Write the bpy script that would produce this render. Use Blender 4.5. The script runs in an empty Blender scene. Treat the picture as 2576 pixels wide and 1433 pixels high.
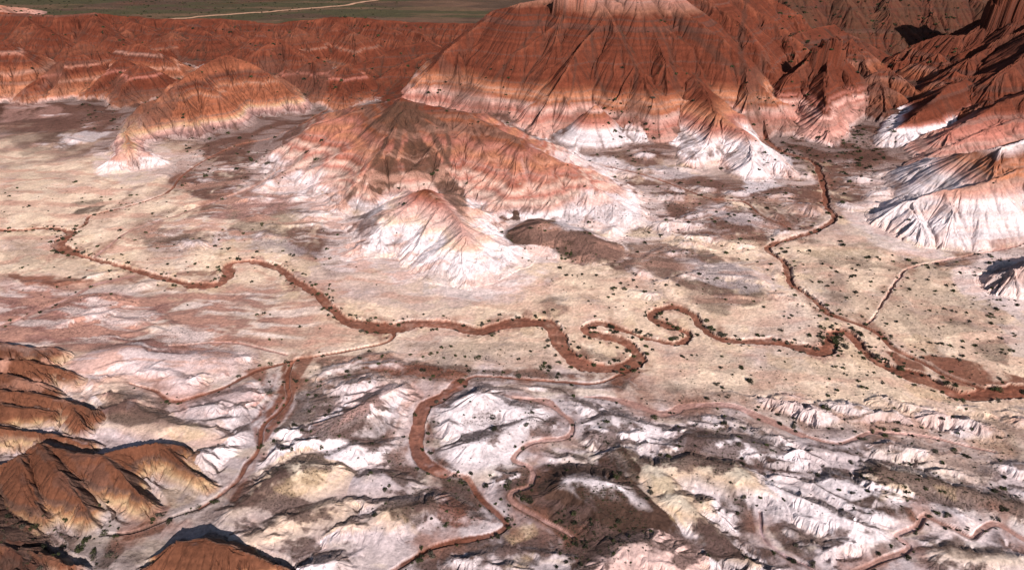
import bpy, bmesh, math, random
import numpy as np
from mathutils import Vector
f32 = np.float32
C = bpy.context.scene
COL = C.collection
Q = 1.0                      # mesh density

# ------------------------------------------------------------------ camera, sky, sun
CAM_H, PITCH = 150.0, math.radians(30.0)
cam = bpy.data.cameras.new('camera'); cam.lens = 24.0; cam.sensor_width = 36.0
cam.clip_start = 1.0; cam.clip_end = 60000.0
camo = bpy.data.objects.new('camera', cam); COL.objects.link(camo)
camo.location = (0, 0, CAM_H); camo.rotation_euler = (math.pi/2 - PITCH, 0, 0)
C.camera = camo

SUN_EL, SUN_AZ = math.radians(32.0), math.radians(157.0)   # azimuth clockwise from +Y (view direction)
w = bpy.data.worlds.new('World'); C.world = w; w.use_nodes = True
nt = w.node_tree; nt.nodes.clear()
sk = nt.nodes.new('ShaderNodeTexSky'); sk.sky_type = 'NISHITA'; sk.sun_disc = False
sk.sun_elevation = SUN_EL; sk.sun_rotation = SUN_AZ
bg = nt.nodes.new('ShaderNodeBackground'); bg.inputs[1].default_value = 0.05
out = nt.nodes.new('ShaderNodeOutputWorld')
nt.links.new(sk.outputs[0], bg.inputs[0]); nt.links.new(bg.outputs[0], out.inputs[0])
sun = bpy.data.lights.new('sun', 'SUN'); sun.energy = 5.0; sun.angle = math.radians(0.5)
sun.color = (1.0, 0.91, 0.85)
suno = bpy.data.objects.new('sun', sun); COL.objects.link(suno)
sd = Vector((math.sin(SUN_AZ)*math.cos(SUN_EL), math.cos(SUN_AZ)*math.cos(SUN_EL), math.sin(SUN_EL)))
suno.rotation_euler = sd.to_track_quat('Z', 'Y').to_euler(); suno.location = (0, 0, 400)
C.view_settings.view_transform = 'Standard'; C.view_settings.look = 'None'
C.view_settings.exposure = 0.48; C.view_settings.gamma = 1.0
C.cycles.max_bounces = 3; C.cycles.diffuse_bounces = 1

# ------------------------------------------------------------------ picture <-> ground
FPX, CX, CY = 1717.33, 1288.0, 716.5      # pixel frame 2576 x 1433 used to read positions off the photograph
sP, cP = math.sin(PITCH), math.cos(PITCH)
def ray(px, py):
    a = (px-CX)/FPX; b = -(py-CY)/FPX
    return a, cP + b*sP, -sP + b*cP
def at(px, py, z=0.0):
    dx, dy, dz = ray(px, py); t = (z-CAM_H)/dz
    return dx*t, dy*t
def drop(py):
    dx, dy, dz = ray(0, py); return max(-dz/dy, .02)
def mpp(py, z=0.0):                      # metres per picture pixel across the view, on the ground seen at row py
    x, y = at(CX, py, z); return (y*cP + (CAM_H-z)*sP)/FPX

def smooth(a, b, x):
    t = np.clip((x-a)/(b-a), 0, 1); return t*t*(3-2*t)
# ------------------------------------------------------------------ noise
def _hash(ix, iy, seed):
    h = (ix.astype(np.uint32)*np.uint32(374761393) + iy.astype(np.uint32)*np.uint32(668265263) + np.uint32(seed*1442695 & 0xffffffff))
    h = (h ^ (h >> np.uint32(13)))*np.uint32(1274126177)
    h ^= h >> np.uint32(16); h *= np.uint32(2246822519); h ^= h >> np.uint32(13)
    return h
_ga = np.linspace(0, 2*np.pi, 256, endpoint=False)
_gx, _gy = np.cos(_ga).astype(f32), np.sin(_ga).astype(f32)
def perlin(x, y, seed=0):
    x0 = np.floor(x); y0 = np.floor(y); fx = (x-x0).astype(f32); fy = (y-y0).astype(f32)
    ix = x0.astype(np.int32); iy = y0.astype(np.int32)
    u = fx*fx*fx*(fx*(fx*6-15)+10); v = fy*fy*fy*(fy*(fy*6-15)+10)
    def g(dx, dy):
        k = (_hash(ix+dx, iy+dy, seed) & np.uint32(255)).astype(np.int32)
        return _gx[k]*(fx-dx) + _gy[k]*(fy-dy)
    a = g(0, 0); a += u*(g(1, 0)-a); b = g(0, 1); b += u*(g(1, 1)-b)
    return (a + v*(b-a))*f32(1.45)
def fbm(x, y, lam, octv=4, seed=0, gain=.5):
    s = 0; a = 1.0; k = 1/lam
    for o in range(octv):
        s = s + a*perlin(x*f32(k)+17.3*o, y*f32(k)+5.1*o, seed+o*7); a *= gain; k *= 2.03
    return s
_t1 = np.random.RandomState(5).rand(4096).astype(f32)
def noise1(x, seed=0):
    x = x + seed*37.7; i = np.floor(x).astype(np.int32); t = x-i; t = t*t*(3-2*t)
    return (_t1[i & 4095]*(1-t) + _t1[(i+1) & 4095]*t).astype(f32)

# ------------------------------------------------------------------ terrain grid (rows step away from the viewer, columns fan out)
ys = [72.0]
while ys[-1] < 1500: ys.append(ys[-1] + (0.20 + 0.00105*ys[-1])/Q)
st = ys[-1]-ys[-2]
while ys[-1] < 20000: st *= 1.12; ys.append(ys[-1]+st)
yv = np.array(ys); R = len(yv)
NC = int(1560*Q)
cv = np.linspace(-1, 1, NC)
WA, WB = 92.0, 0.76
wv = WA + WB*yv
Y = np.repeat(yv[:, None], NC, 1).astype(f32)
X = (cv[None, :]*wv[:, None]).astype(f32)

def box(x0, x1, y0, y1):
    r0 = max(0, np.searchsorted(yv, y0)-1); r1 = min(R, np.searchsorted(yv, y1)+1)
    if r1 <= r0: return None
    wa, wb = WA+WB*yv[r0], WA+WB*yv[r1-1]
    c0 = min(x0/wa, x0/wb); c1 = max(x1/wa, x1/wb)
    k0 = max(0, int((c0+1)/2*(NC-1))-1); k1 = min(NC, int((c1+1)/2*(NC-1))+2)
    if k1 <= k0: return None
    return slice(r0, r1), slice(k0, k1)

def lookup(F, x, y):
    x = np.asarray(x, float); y = np.asarray(y, float)
    r = np.interp(y, yv, np.arange(R)); c = (x/(WA+WB*y)+1)/2*(NC-1)
    r = np.clip(r, 0, R-1.001); c = np.clip(c, 0, NC-1.001)
    r0 = r.astype(int); c0 = c.astype(int); fr = r-r0; fc = c-c0
    return (F[r0, c0]*(1-fr)*(1-fc)+F[r0+1, c0]*fr*(1-fc)+F[r0, c0+1]*(1-fr)*fc+F[r0+1, c0+1]*fr*fc)

def hit(px, py):                         # where the line of sight through a picture point meets the terrain Z
    px = np.atleast_1d(np.asarray(px, float)); py = np.atleast_1d(np.asarray(py, float))
    a = (px-CX)/FPX; b = -(py-CY)/FPX; dy = cP+b*sP; dz = -sP+b*cP
    dz = np.minimum(dz, -.01)
    yy = np.concatenate([np.arange(80, 300, .7), np.arange(300, 1500, 1.6), np.geomspace(1500, 9000, 60)])
    z = CAM_H + (dz/dy)[:, None]*yy[None]; xx = (a/dy)[:, None]*yy[None]
    under = z <= lookup(Z, xx, np.repeat(yy[None], len(px), 0))
    k = under.argmax(1); k[~under.any(1)] = len(yy)-1
    return xx[np.arange(len(px)), k], yy[k]

# warped coordinates make every traced line irregular
wx = fbm(X, Y, 55, 3, 11); wy = fbm(X, Y, 55, 3, 23)
Wn = fbm(X, Y, 9, 3, 31)

# ------------------------------------------------------------------ hills: ridge lines read as (px, py, foot py), or (px, py, 'z', height, width)
HILLS = []
def hill(name, label, lines, slope=.55, back=1.0, spur=1, gap=.95, zref=None, strata=None, rib=1.0, power=1.05, rnd=.8, warp=3.0):
    HILLS.append(dict(name=name, label=label, lines=lines, slope=slope, back=back, spur=spur, gap=gap, zref=zref, strata=strata, rib=rib, power=power, rnd=rnd, warp=warp))

# strata: (height fraction, colour key)
WHT=(.69,.60,.62); CRM=(.78,.59,.445); PNK=(.33,.125,.095); LPK=(.50,.28,.24); ORG=(.215,.072,.038); LOR=(.34,.14,.08)
RED=(.112,.029,.0155); DRD=(.085,.026,.016); RBR=(.072,.029,.020); YEL=(.58,.415,.25); MAU=(.24,.14,.13); BRN=(.066,.036,.027)
DBR=(.04,.022,.017); WSH=(.165,.055,.032); PWS=(.33,.17,.135); GRY=(.46,.38,.39); OLV=(.070,.042,.026); PLN=(.085,.050,.033)

S_far = [(0,RED),(.36,RED),(.4,(.125,.038,.021)),(.46,RED),(1,RED)]
S_band = [(0,MAU),(.07,LPK),(.14,LOR),(.24,LOR),(.30,ORG),(.40,ORG),(.45,(.36,.18,.13)),(.50,ORG),(.60,RED),(.72,RED),(.76,(.33,.15,.11)),(.80,RED),(1,RED)]
S_mesa = [(0,PNK),(.04,LPK),(.08,(.42,.22,.18)),(.12,PNK),(.17,LPK),(.21,ORG),(.25,LOR),(.29,ORG),(.33,RED),(.74,RED),(.78,(.20,.085,.055)),(.84,(.27,.13,.10)),(.90,PNK),(.94,(.42,.24,.21)),(1,(.30,.14,.11))]
S_cone = [(0,WHT),(.38,WHT),(.50,LPK),(.6,PNK),(.8,ORG),(.88,LPK),(1,LOR)]
S_mid = [(0,WHT),(.10,WHT),(.17,LPK),(.22,(.56,.40,.34)),(.27,PNK),(.32,(.52,.34,.28)),(.36,(.26,.09,.06)),(.4,PNK),(.5,LOR),(.58,PNK),(.66,ORG),(.8,ORG),(.88,RED),(1,RED)]
S_low = [(0,WHT),(.40,WHT),(.50,(.58,.42,.34)),(.58,(.56,.38,.34)),(.72,LPK),(.84,PNK),(.94,ORG),(1,RED)]
S_or = [(0,MAU),(.08,MAU),(.13,LPK),(.18,(.44,.28,.17)),(.22,LOR),(.29,ORG),(.50,ORG),(.55,LOR),(.58,ORG),(.66,RED),(.8,ORG),(1,RED)]
S_whr = [(0,WHT),(.38,WHT),(.48,LPK),(.60,LOR),(.72,ORG),(.84,WHT),(1,LPK)]
S_twr = [(0,WHT),(.1,LPK),(.3,PNK),(.36,LPK),(.42,RED),(.45,PNK),(.5,RED),(1,RED)]
S_red = [(0,RED),(.3,RED),(.6,DRD),(1,RED)]
S_fgr = [(0,(.36,.22,.15)),(.12,(.40,.27,.16)),(.24,(.28,.14,.075)),(.36,(.135,.053,.030)),(1,(.098,.037,.021))]
S_wht = [(0,WHT),(1,WHT)]
S_nose = [(0,WHT),(.45,WHT),(.6,PNK),(.8,LPK),(1,YEL)]

hill('scarp', 'long gullied red scarp along the edge of the far green plain',
 [[(-260,38,180),(-60,32,170),(100,34,165),(230,34,160),(330,44,150),(430,50,150),(560,47,140),(700,60,140),(830,44,150),(930,43,150),(1040,58,150),(1150,58,150),(1240,58,170),(1330,60,190)],
  [(60,36,165),(130,90,190),(160,125,190)],[(230,36,160),(270,75,180),(300,110,190)],
  [(330,46,150),(400,90,170)],[(560,50,150),(590,90,160)],[(830,46,150),(900,100,170)],
  [(930,45,150),(985,75,165),(1010,95,170)],[(1040,60,150),(1080,100,170)],[(430,52,150),(480,70,155)]],
 slope=0.66, strata=S_far, rib=2.1, warp=8)
hill('pale_hill', 'pale rounded hilltop in front of the green plain at the top left corner',
 [[(-120,6,60),(0,14,60),(60,20,50),(85,29,45)]], slope=0.40, strata=[(0,LPK),(1,LOR)], rib=.6)
hill('hill', 'steep striped red hill cut by dark gullies at the left edge',
 [[(-150,90,258),(-40,92,262),(20,108,262),(60,138,262),(95,165,258),(118,198,256)]], slope=0.82, strata=S_band, rib=1.8)
hill('hill', 'small striped red cone standing behind the brown valley at the left',
 [[(180,138,252),(205,138,252)],[(205,138,252),(240,165,245),(270,195,235)]], slope=0.87, strata=S_band, rib=2.0)
hill('hill', 'banded red hill between the small striped cone and the long orange hill',
 [[(300,120,210),(350,111,218),(400,135,222),(440,165,222)],[(350,111,218),(330,150,218)]], slope=0.79, strata=S_band, rib=2.0)
hill('hill', 'red hill with a thin pale band below the far scarp',
 [[(440,75,160),(480,58,165),(530,85,175)],[(600,120,200),(650,79,200),(690,110,200)]], slope=0.66, strata=S_far, rib=1.9)
hill('hill', 'red cone hill with dark crags at its foot behind the long orange hill',
 [[(640,130,215),(703,99,212),(760,135,210),(790,165,208)]], slope=0.73, strata=S_far, rib=1.9)
hill('hill', 'low red hill with faint stripes behind the broad central hill',
 [[(860,180,240),(930,150,230),(1010,118,225),(1080,105,220)],[(1009,163,255),(1010,200,262),(1014,240,280)],[(860,225,262),(930,205,262),(1009,163,255)]], slope=0.55, strata=S_far, rib=1.0)
hill('hill', 'long orange ridge with cream bands running down to a pale nose',
 [[(317,337,378),(350,300,368),(400,243,355),(467,190,335),(567,137,298),(620,155,292),(690,200,290),(745,248,288)],
  [(317,337,378),(322,360,405),(327,378,430)],[(567,137,298),(600,200,300)],[(500,178,330),(545,240,335)],[(440,215,345),(480,290,350)]], slope=0.82, strata=S_or, rib=1.7, power=1.25)
hill('hill', 'small white and mauve hill with a yellow cap at the foot of the long orange ridge',
 [[(270,408,436),(300,388,434),(327,377,430),(370,385,425),(400,400,422)]], slope=0.66, strata=S_nose, rib=1.2)
hill('mesa', 'great red mesa with white foot slopes and a pink cliff top',
 [[(1150,110,265),(1195,75,285),(1245,28,300),(1310,10,320),(1420,-14,318),(1520,-14,322),(1600,-30,350),(1680,-40,340)],
  [(1420,-14,335),(1400,120,335),(1370,230,325)],
  [(1500,-10,345),(1560,100,355),(1620,200,365),(1640,240,370)],[(1310,10,320),(1260,120,310),(1220,220,300)],
  [(1520,-10,345),(1660,60,350),(1740,120,350)]],
 slope=0.74, strata=S_mesa, zref=88, gap=.75, rib=1.1)
hill('hill', 'rubbly pink and red slope falling from the great mesa to the dark ravine',
 [[(1620,-60,300),(1740,-80,290),(1840,-60,230),(1900,-30,200)],[(1640,-20,320),(1760,90,300),(1850,190,290)],[(1840,-60,250),(1870,60,240)]], slope=0.74, strata=[(0,RED),(.45,RED),(.7,RED),(1,(.12,.048,.034))], rib=1.6)
hill('hill', 'small white cone with a red cap in front of the great mesa',
 [[(1497,266,382),(1505,268,382)]], slope=0.82, strata=S_cone, rib=.6, power=1.3, warp=1.5, spur=0)
hill('hill', 'white footed red hill between the great mesa and the towered hill',
 [[(1690,126,340),(1730,175,355),(1775,225,370),(1812,286,395)],[(1812,286,395),(1870,330,420),(1930,385,435),(1990,425,450)],
  [(1690,126,340),(1640,220,360),(1600,300,372)],[(1812,286,400),(1780,350,415),(1740,395,425)],[(1870,330,420),(1890,400,455)]],
 slope=0.66, strata=[(0,LPK),(.08,WHT),(.17,WHT),(.24,LPK),(.3,PNK),(.38,LOR),(.45,ORG),(.52,RED),(1,RED)], rib=1.3)
hill('hill', 'dark red ridge rising behind the towered hill',
 [[(1880,190,240),(1940,130,230),(2010,80,220),(2100,62,200),(2160,95,200),(2215,125,190)]], slope=0.59, strata=S_red, rib=1.2)
hill('hill', 'steep banded red hill topped by a rock tower, its white toe by the shrubs',
 [[(2050,135,300),(2085,128,300),(2110,132,300),(2150,190,290),(2165,230,285)],
  [(2060,130,300),(1990,190,310),(1935,270,325)],[(2085,128,300),(2080,220,330),(2070,290,365),(2085,335,372)]],
 slope=0.92, strata=S_twr, rib=1.4)
hill('hill', 'curved red ridge with a white tail casting a black shadow on its left',
 [[(2208,366,372),(2250,330,375),(2300,293,370),(2345,250,350),(2385,215,330),(2424,200,310),(2470,215,300)]],
 slope=0.92, strata=[(0,WHT),(.35,WHT),(.42,PNK),(.5,RED),(1,RED)], rib=1.2)
hill('butte', 'craggy red butte throwing a big black shadow at the top right corner',
 [[(2240,150,205),(2300,115,215),(2360,90,225),(2430,88,240),(2500,40,250),(2580,10,260),(2700,-30,260)],
  [(2580,10,260),(2520,110,270),(2440,150,280)],[(2700,0,300),(2600,120,330),(2500,190,330)]],
 slope=0.82, strata=S_red, rib=1.7)
hill('green_slope', 'ribbed slope dotted with grey green brush at the top right',
 [[(1800,-30,150),(1900,-40,160),(1960,-50,170),(2100,-70,170),(2250,-70,175),(2380,-60,180),(2560,-60,180)],
  [(1960,-50,170),(1990,40,180)],[(2100,-70,170),(2140,20,180)],[(2250,-70,175),(2240,40,185)]],
 slope=0.55, strata=S_red, rib=1.5)
hill('hill', 'dark red ridge crossing the right edge above the white ribbed hill',
 [[(2390,330,420),(2460,290,400),(2540,250,390),(2640,200,380)],[(2330,395,440),(2390,365,430),(2444,343,420),(2567,297,400)]],
 slope=0.79, strata=[(0,LPK),(.4,PNK),(.6,RED),(1,DRD)], rib=1.6)
hill('hill', 'white ribbed hill with orange tinted crests at the right edge',
 [[(2294,440,475),(2350,400,500),(2400,385,520),(2450,385,560),(2524,370,590),(2640,330,590)],
  [(2225,545,575),(2290,505,590),(2377,478,610),(2440,470,618),(2500,450,612),(2600,420,600)],
  [(2377,478,610),(2400,540,622)],[(2524,370,590),(2500,450,600)],[(2300,505,595),(2320,560,612)],[(2470,460,612),(2490,540,605)]],
 slope=0.79, strata=S_whr, rib=1.1, warp=3)
hill('hill', 'broad central hill banded orange and pink over white feet',
 [[(745,322,345),(830,285,400),(900,266,430),(1015,250,520),(1100,272,520),(1159,283,520),(1230,318,530),(1302,350,550),(1370,388,560),(1426,420,570),(1509,478,575),(1580,530,575)],
  [(1015,250,520),(965,320,520),(900,420,525),(855,490,530)],[(1015,250,520),(1130,350,530),(1150,420,520),(1140,455,510)],
  [(1159,283,520),(1220,370,540),(1260,440,560),(1330,500,575)],[(1302,350,560),(1380,440,575),(1440,520,580)],
  [(900,266,430),(820,340,440),(740,420,470),(670,465,485)],[(965,320,520),(960,420,510),(985,470,505)],[(1426,420,570),(1500,520,580)]],
 slope=0.48, strata=S_mid, rib=1.0, power=1.35)
hill('hill', 'pale cone with a red tip and cream fans standing on the flat beside the wash',
 [[(1040,482,620),(1065,476,630),(1100,505,650),(1135,534,665),(1160,560,690),(1172,592,716)],
  [(1065,476,630),(1000,540,640),(940,590,645),(890,625,650)],[(1160,560,690),(1215,590,690),(1280,628,680)],[(1172,592,716),(1110,650,712)],[(1172,592,716),(1230,650,705)]],
 slope=0.50, strata=S_low, rib=.7, power=1.45, warp=2.5, gap=1.5)
hill('hill', 'small pink knob at the mouth of the brown central gully',
 [[(1125,437,480),(1140,445,482)],[(1205,470,520),(1240,478,535),(1290,500,550)]], slope=0.66, strata=[(0,WHT),(.5,LPK),(1,PNK)], rib=.8)
hill('hill', 'low brown gravel hill on the right of the pale cone',
 [[(1330,575,640),(1370,558,640),(1420,575,650),(1500,610,665)],[(1250,545,580),(1290,520,575)]], slope=0.40, strata=[(0,BRN),(1,BRN)], rib=.7)
hill('hill', 'dark ribbed grey hill poking in at the right edge by the flats',
 [[(2525,705,740),(2550,680,745),(2620,655,745),(2700,640,745)]], slope=0.79, strata=[(0,GRY),(1,(.2,.16,.16))], rib=2)
# crowded gullied peaks that close the valley off at the back
def crowd(x0, x1, y0, y1, n, seed, lean):
    g = random.Random(seed); L = []
    for k in range(n):
        px = x0+(x1-x0)*(k+g.random())/n; py = g.uniform(y0, y1); ht = g.uniform(75, 115)
        dx = lean*(px-1288)*.03+g.uniform(-25, 25)
        L.append([(px-g.uniform(15, 40), py+g.uniform(8, 22), py+ht), (px, py, py+ht+4), (px+dx, py+ht*.4, py+ht+10), (px+1.8*dx, py+ht*.75, py+ht+18)])
        L.append([(px, py, py+ht+4), (px+g.uniform(25, 50), py+g.uniform(14, 34), py+ht)])
    return L
hill('hill', 'crowd of gullied red peaks below the long scarp at the top left', crowd(-40, 960, 60, 105, 9, 1, 1), slope=.85, strata=[(0,MAU),(.07,LOR),(.14,ORG),(.25,RED),(.42,RED),(.46,(.20,.075,.045)),(.5,RED),(.75,(.13,.042,.024)),(1,RED)], rib=1.8)
hill('hill', 'row of low red peaks with pale feet bordering the brown valley at the left', crowd(-20, 420, 130, 165, 4, 2, 1)+crowd(560, 960, 150, 190, 4, 9, 1), slope=.8, strata=[(0,MAU),(.1,LOR),(.2,ORG),(.34,RED),(.6,RED),(.66,PNK),(.7,RED),(1,RED)], rib=1.8)
hill('hill', 'crowd of dark red ridges between the towered hill and the top right corner', crowd(1880, 2600, 95, 190, 9, 3, 1)+crowd(2180, 2620, 200, 260, 4, 4, 1), slope=.85, strata=[(0,RBR),(.2,RED),(.4,ORG),(.5,(.19,.08,.055)),(.56,RED),(1,RED)], rib=1.8)
hill('hill', 'low red saddle joining the broad central hill to the great mesa', [[(1009,163,255),(1060,140,240),(1110,120,235),(1160,95,250)],[(1060,140,240),(1090,200,265)],[(1110,120,235),(1150,200,270)]], slope=.6, strata=S_far, rib=1.5)
# foreground
hill('hill', 'folded dark red brown ridges stacked down the left edge of the foreground',
 [[(-80,905,985),(60,912,980),(140,930,975),(190,950,980)],[(-80,985,1060),(60,992,1055),(160,1010,1060),(240,1040,1090)],[(-60,1068,1130),(50,1078,1130),(150,1098,1135),(230,1120,1150)],
  [(60,912,980),(110,950,990)],[(160,1010,1060),(210,1060,1110)],[(-120,1390,1440),(0,1372,1440),(90,1385,1440),(180,1425,1470)],[(-100,1290,1350),(0,1300,1350),(70,1330,1370)]],
 slope=.8, strata=S_fgr, rib=1.3, rnd=.6, warp=3, back=1.5, gap=.8)
hill('hill', 'brown gullied hill at the left edge above the mauve flats',
 [[(-120,850,930),(0,868,935),(60,872,930),(120,880,925),(160,893,915)],[(60,872,930),(120,905,940)]], slope=.75, strata=S_fgr, rib=1.3, rnd=.8, warp=2, back=1.6)
hill('hill', 'yellow and pink hill behind the smooth orange ridge in the foreground',
 [[(-100,940,1020),(0,945,1020),(90,965,1020),(130,985,1020)],[(-100,1020,1075),(0,1022,1085),(90,1030,1080),(160,1042,1070)]], slope=.75, strata=S_fgr, rib=1.1, rnd=.8, warp=2, back=1.6)
hill('hill', 'smooth orange ridge with deep gullies and yellow feet in the foreground',
 [[(-120,1190,1270),(0,1172,1240),(60,1150,1230),(110,1122,1230),(180,1145,1240),(250,1146,1240),(330,1126,1210),(395,1112,1190),(450,1118,1180)],
  [(60,1150,1260),(70,1220,1310),(110,1290,1335)],[(110,1122,1240),(150,1190,1290),(200,1260,1330),(215,1305,1345)],[(250,1146,1240),(300,1190,1270),(350,1250,1310),(370,1290,1320)],
  [(395,1112,1190),(450,1160,1215),(520,1205,1240)],[(-80,1180,1260),(-40,1260,1320)]],
 slope=.80, strata=S_fgr, rib=1.0, rnd=.8, warp=3, back=1.8, gap=.8)
hill('hill', 'orange ridge with a black shadow behind it at the bottom edge',
 [[(380,1425,1470),(440,1372,1470),(520,1362,1480),(580,1375,1480),(640,1395,1470),(700,1420,1470)]], slope=.85, strata=S_fgr, rib=1.0, rnd=.8, warp=2, back=1.8)
hill('hill', 'dark red slope with thick brush in the bottom left corner',
 [[(-150,1240,1390),(-60,1300,1420),(0,1350,1440),(60,1420,1500)]], slope=.5, strata=[(0,BRN),(.3,RBR),(1,RED)], rib=1.2)
hill('hill', 'pink and yellow hill at the bottom edge below the dark gravel slope',
 [[(1520,1420,1500),(1570,1378,1490),(1640,1362,1480),(1700,1390,1480)]], slope=.34, strata=[(0,YEL),(.4,(.60,.40,.36)),(1,(.60,.42,.39))], rib=.7, spur=0)
for nm, lb, ln, sl, stt in [
 ('hill','white gullied hill between the two red foreground washes',[[(820,1075,1130),(860,1050,1140),(920,1020,1130),(990,985,1060)],[(830,1150,1200),(900,1120,1190),(1000,1110,1170)]],.34,S_wht),
 ('hill','white hill with fine rills on the right of the red foreground wash',[[(1140,1010,1080),(1200,990,1080),(1290,1000,1080)],[(1130,1160,1200),(1190,1110,1190),(1260,1090,1180),(1330,1060,1110)]],.3,S_wht),
 ('hill','yellowish low hill beside the red gully at the lower left',[[(600,1270,1320),(690,1200,1300),(760,1170,1290),(830,1170,1260)],[(640,1350,1400),(730,1300,1380),(840,1270,1340)]],.32,[(0,GRY),(.5,(.60,.44,.33)),(1,(.56,.47,.38))]),
 ('hill','mauve hill with a white rim above the red gully at the bottom',[[(900,1340,1400),(980,1290,1400),(1080,1270,1370),(1160,1290,1350)],[(1020,1200,1250),(930,1190,1260)]],.3,[(0,GRY),(.6,GRY),(1,(.60,.44,.33))]),
 ('hill','dark brown gravel slope at the bottom centre with a pale crest',[[(1310,1225,1290),(1400,1205,1330),(1520,1220,1360),(1640,1290,1400)],[(1400,1205,1330),(1500,1290,1400)]],.3,[(0,DBR),(.8,BRN),(1,WHT)]),
 ('hill','cream ridge winding down to the bottom edge right of the dark slope',[[(1560,1130,1190),(1640,1180,1270),(1700,1250,1350),(1790,1330,1400),(1860,1400,1450)],[(1640,1180,1270),(1740,1160,1240),(1850,1180,1280),(1930,1240,1330)]],.38,[(0,GRY),(.4,WHT),(.8,(.60,.44,.33)),(1,(.56,.47,.38))]),
 ('hill','white ridge in long folds at the lower right',[[(1930,1225,1290),(2010,1250,1330),(2110,1310,1380),(2200,1330,1400)],[(2100,1200,1260),(2200,1240,1310),(2300,1260,1330),(2400,1290,1370)]],.36,S_wht),
 ('hill','cream slope with small gullies near the right edge of the foreground',[[(2220,1180,1250),(2330,1200,1270),(2450,1240,1310),(2560,1270,1350)],[(2350,1390,1440),(2440,1370,1440),(2560,1400,1450)]],.34,[(0,WHT),(.7,(.56,.47,.38)),(1,(.60,.44,.33))]),
 ('hill','white hill streaked with brown gravel right of the winding pink wash',[[(1460,1070,1110),(1540,1045,1120),(1620,1060,1120)],[(1740,1110,1170),(1850,1110,1180),(1930,1130,1190)]],.3,S_wht),
 ('hill','white and mauve low hill under the yellow hill at the left',[[(230,900,960),(330,880,950),(450,890,960),(560,905,950)],[(420,940,990),(500,1000,1060),(590,980,1040)]],.22,[(0,LPK),(1,WHT)]),
 ('hill','yellow domed hill behind the smooth orange ridge',[[(230,1050,1100),(330,1010,1080),(420,1070,1120),(520,1075,1130)],[(360,1000,1060),(300,960,1010)]],.32,[(0,LPK),(.6,(.60,.44,.33)),(1,MAU)]),
]:
    hill(nm, lb, ln, slope=sl, strata=stt, rib=.8, rnd=1.8, warp=3, back=1.5)

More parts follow.
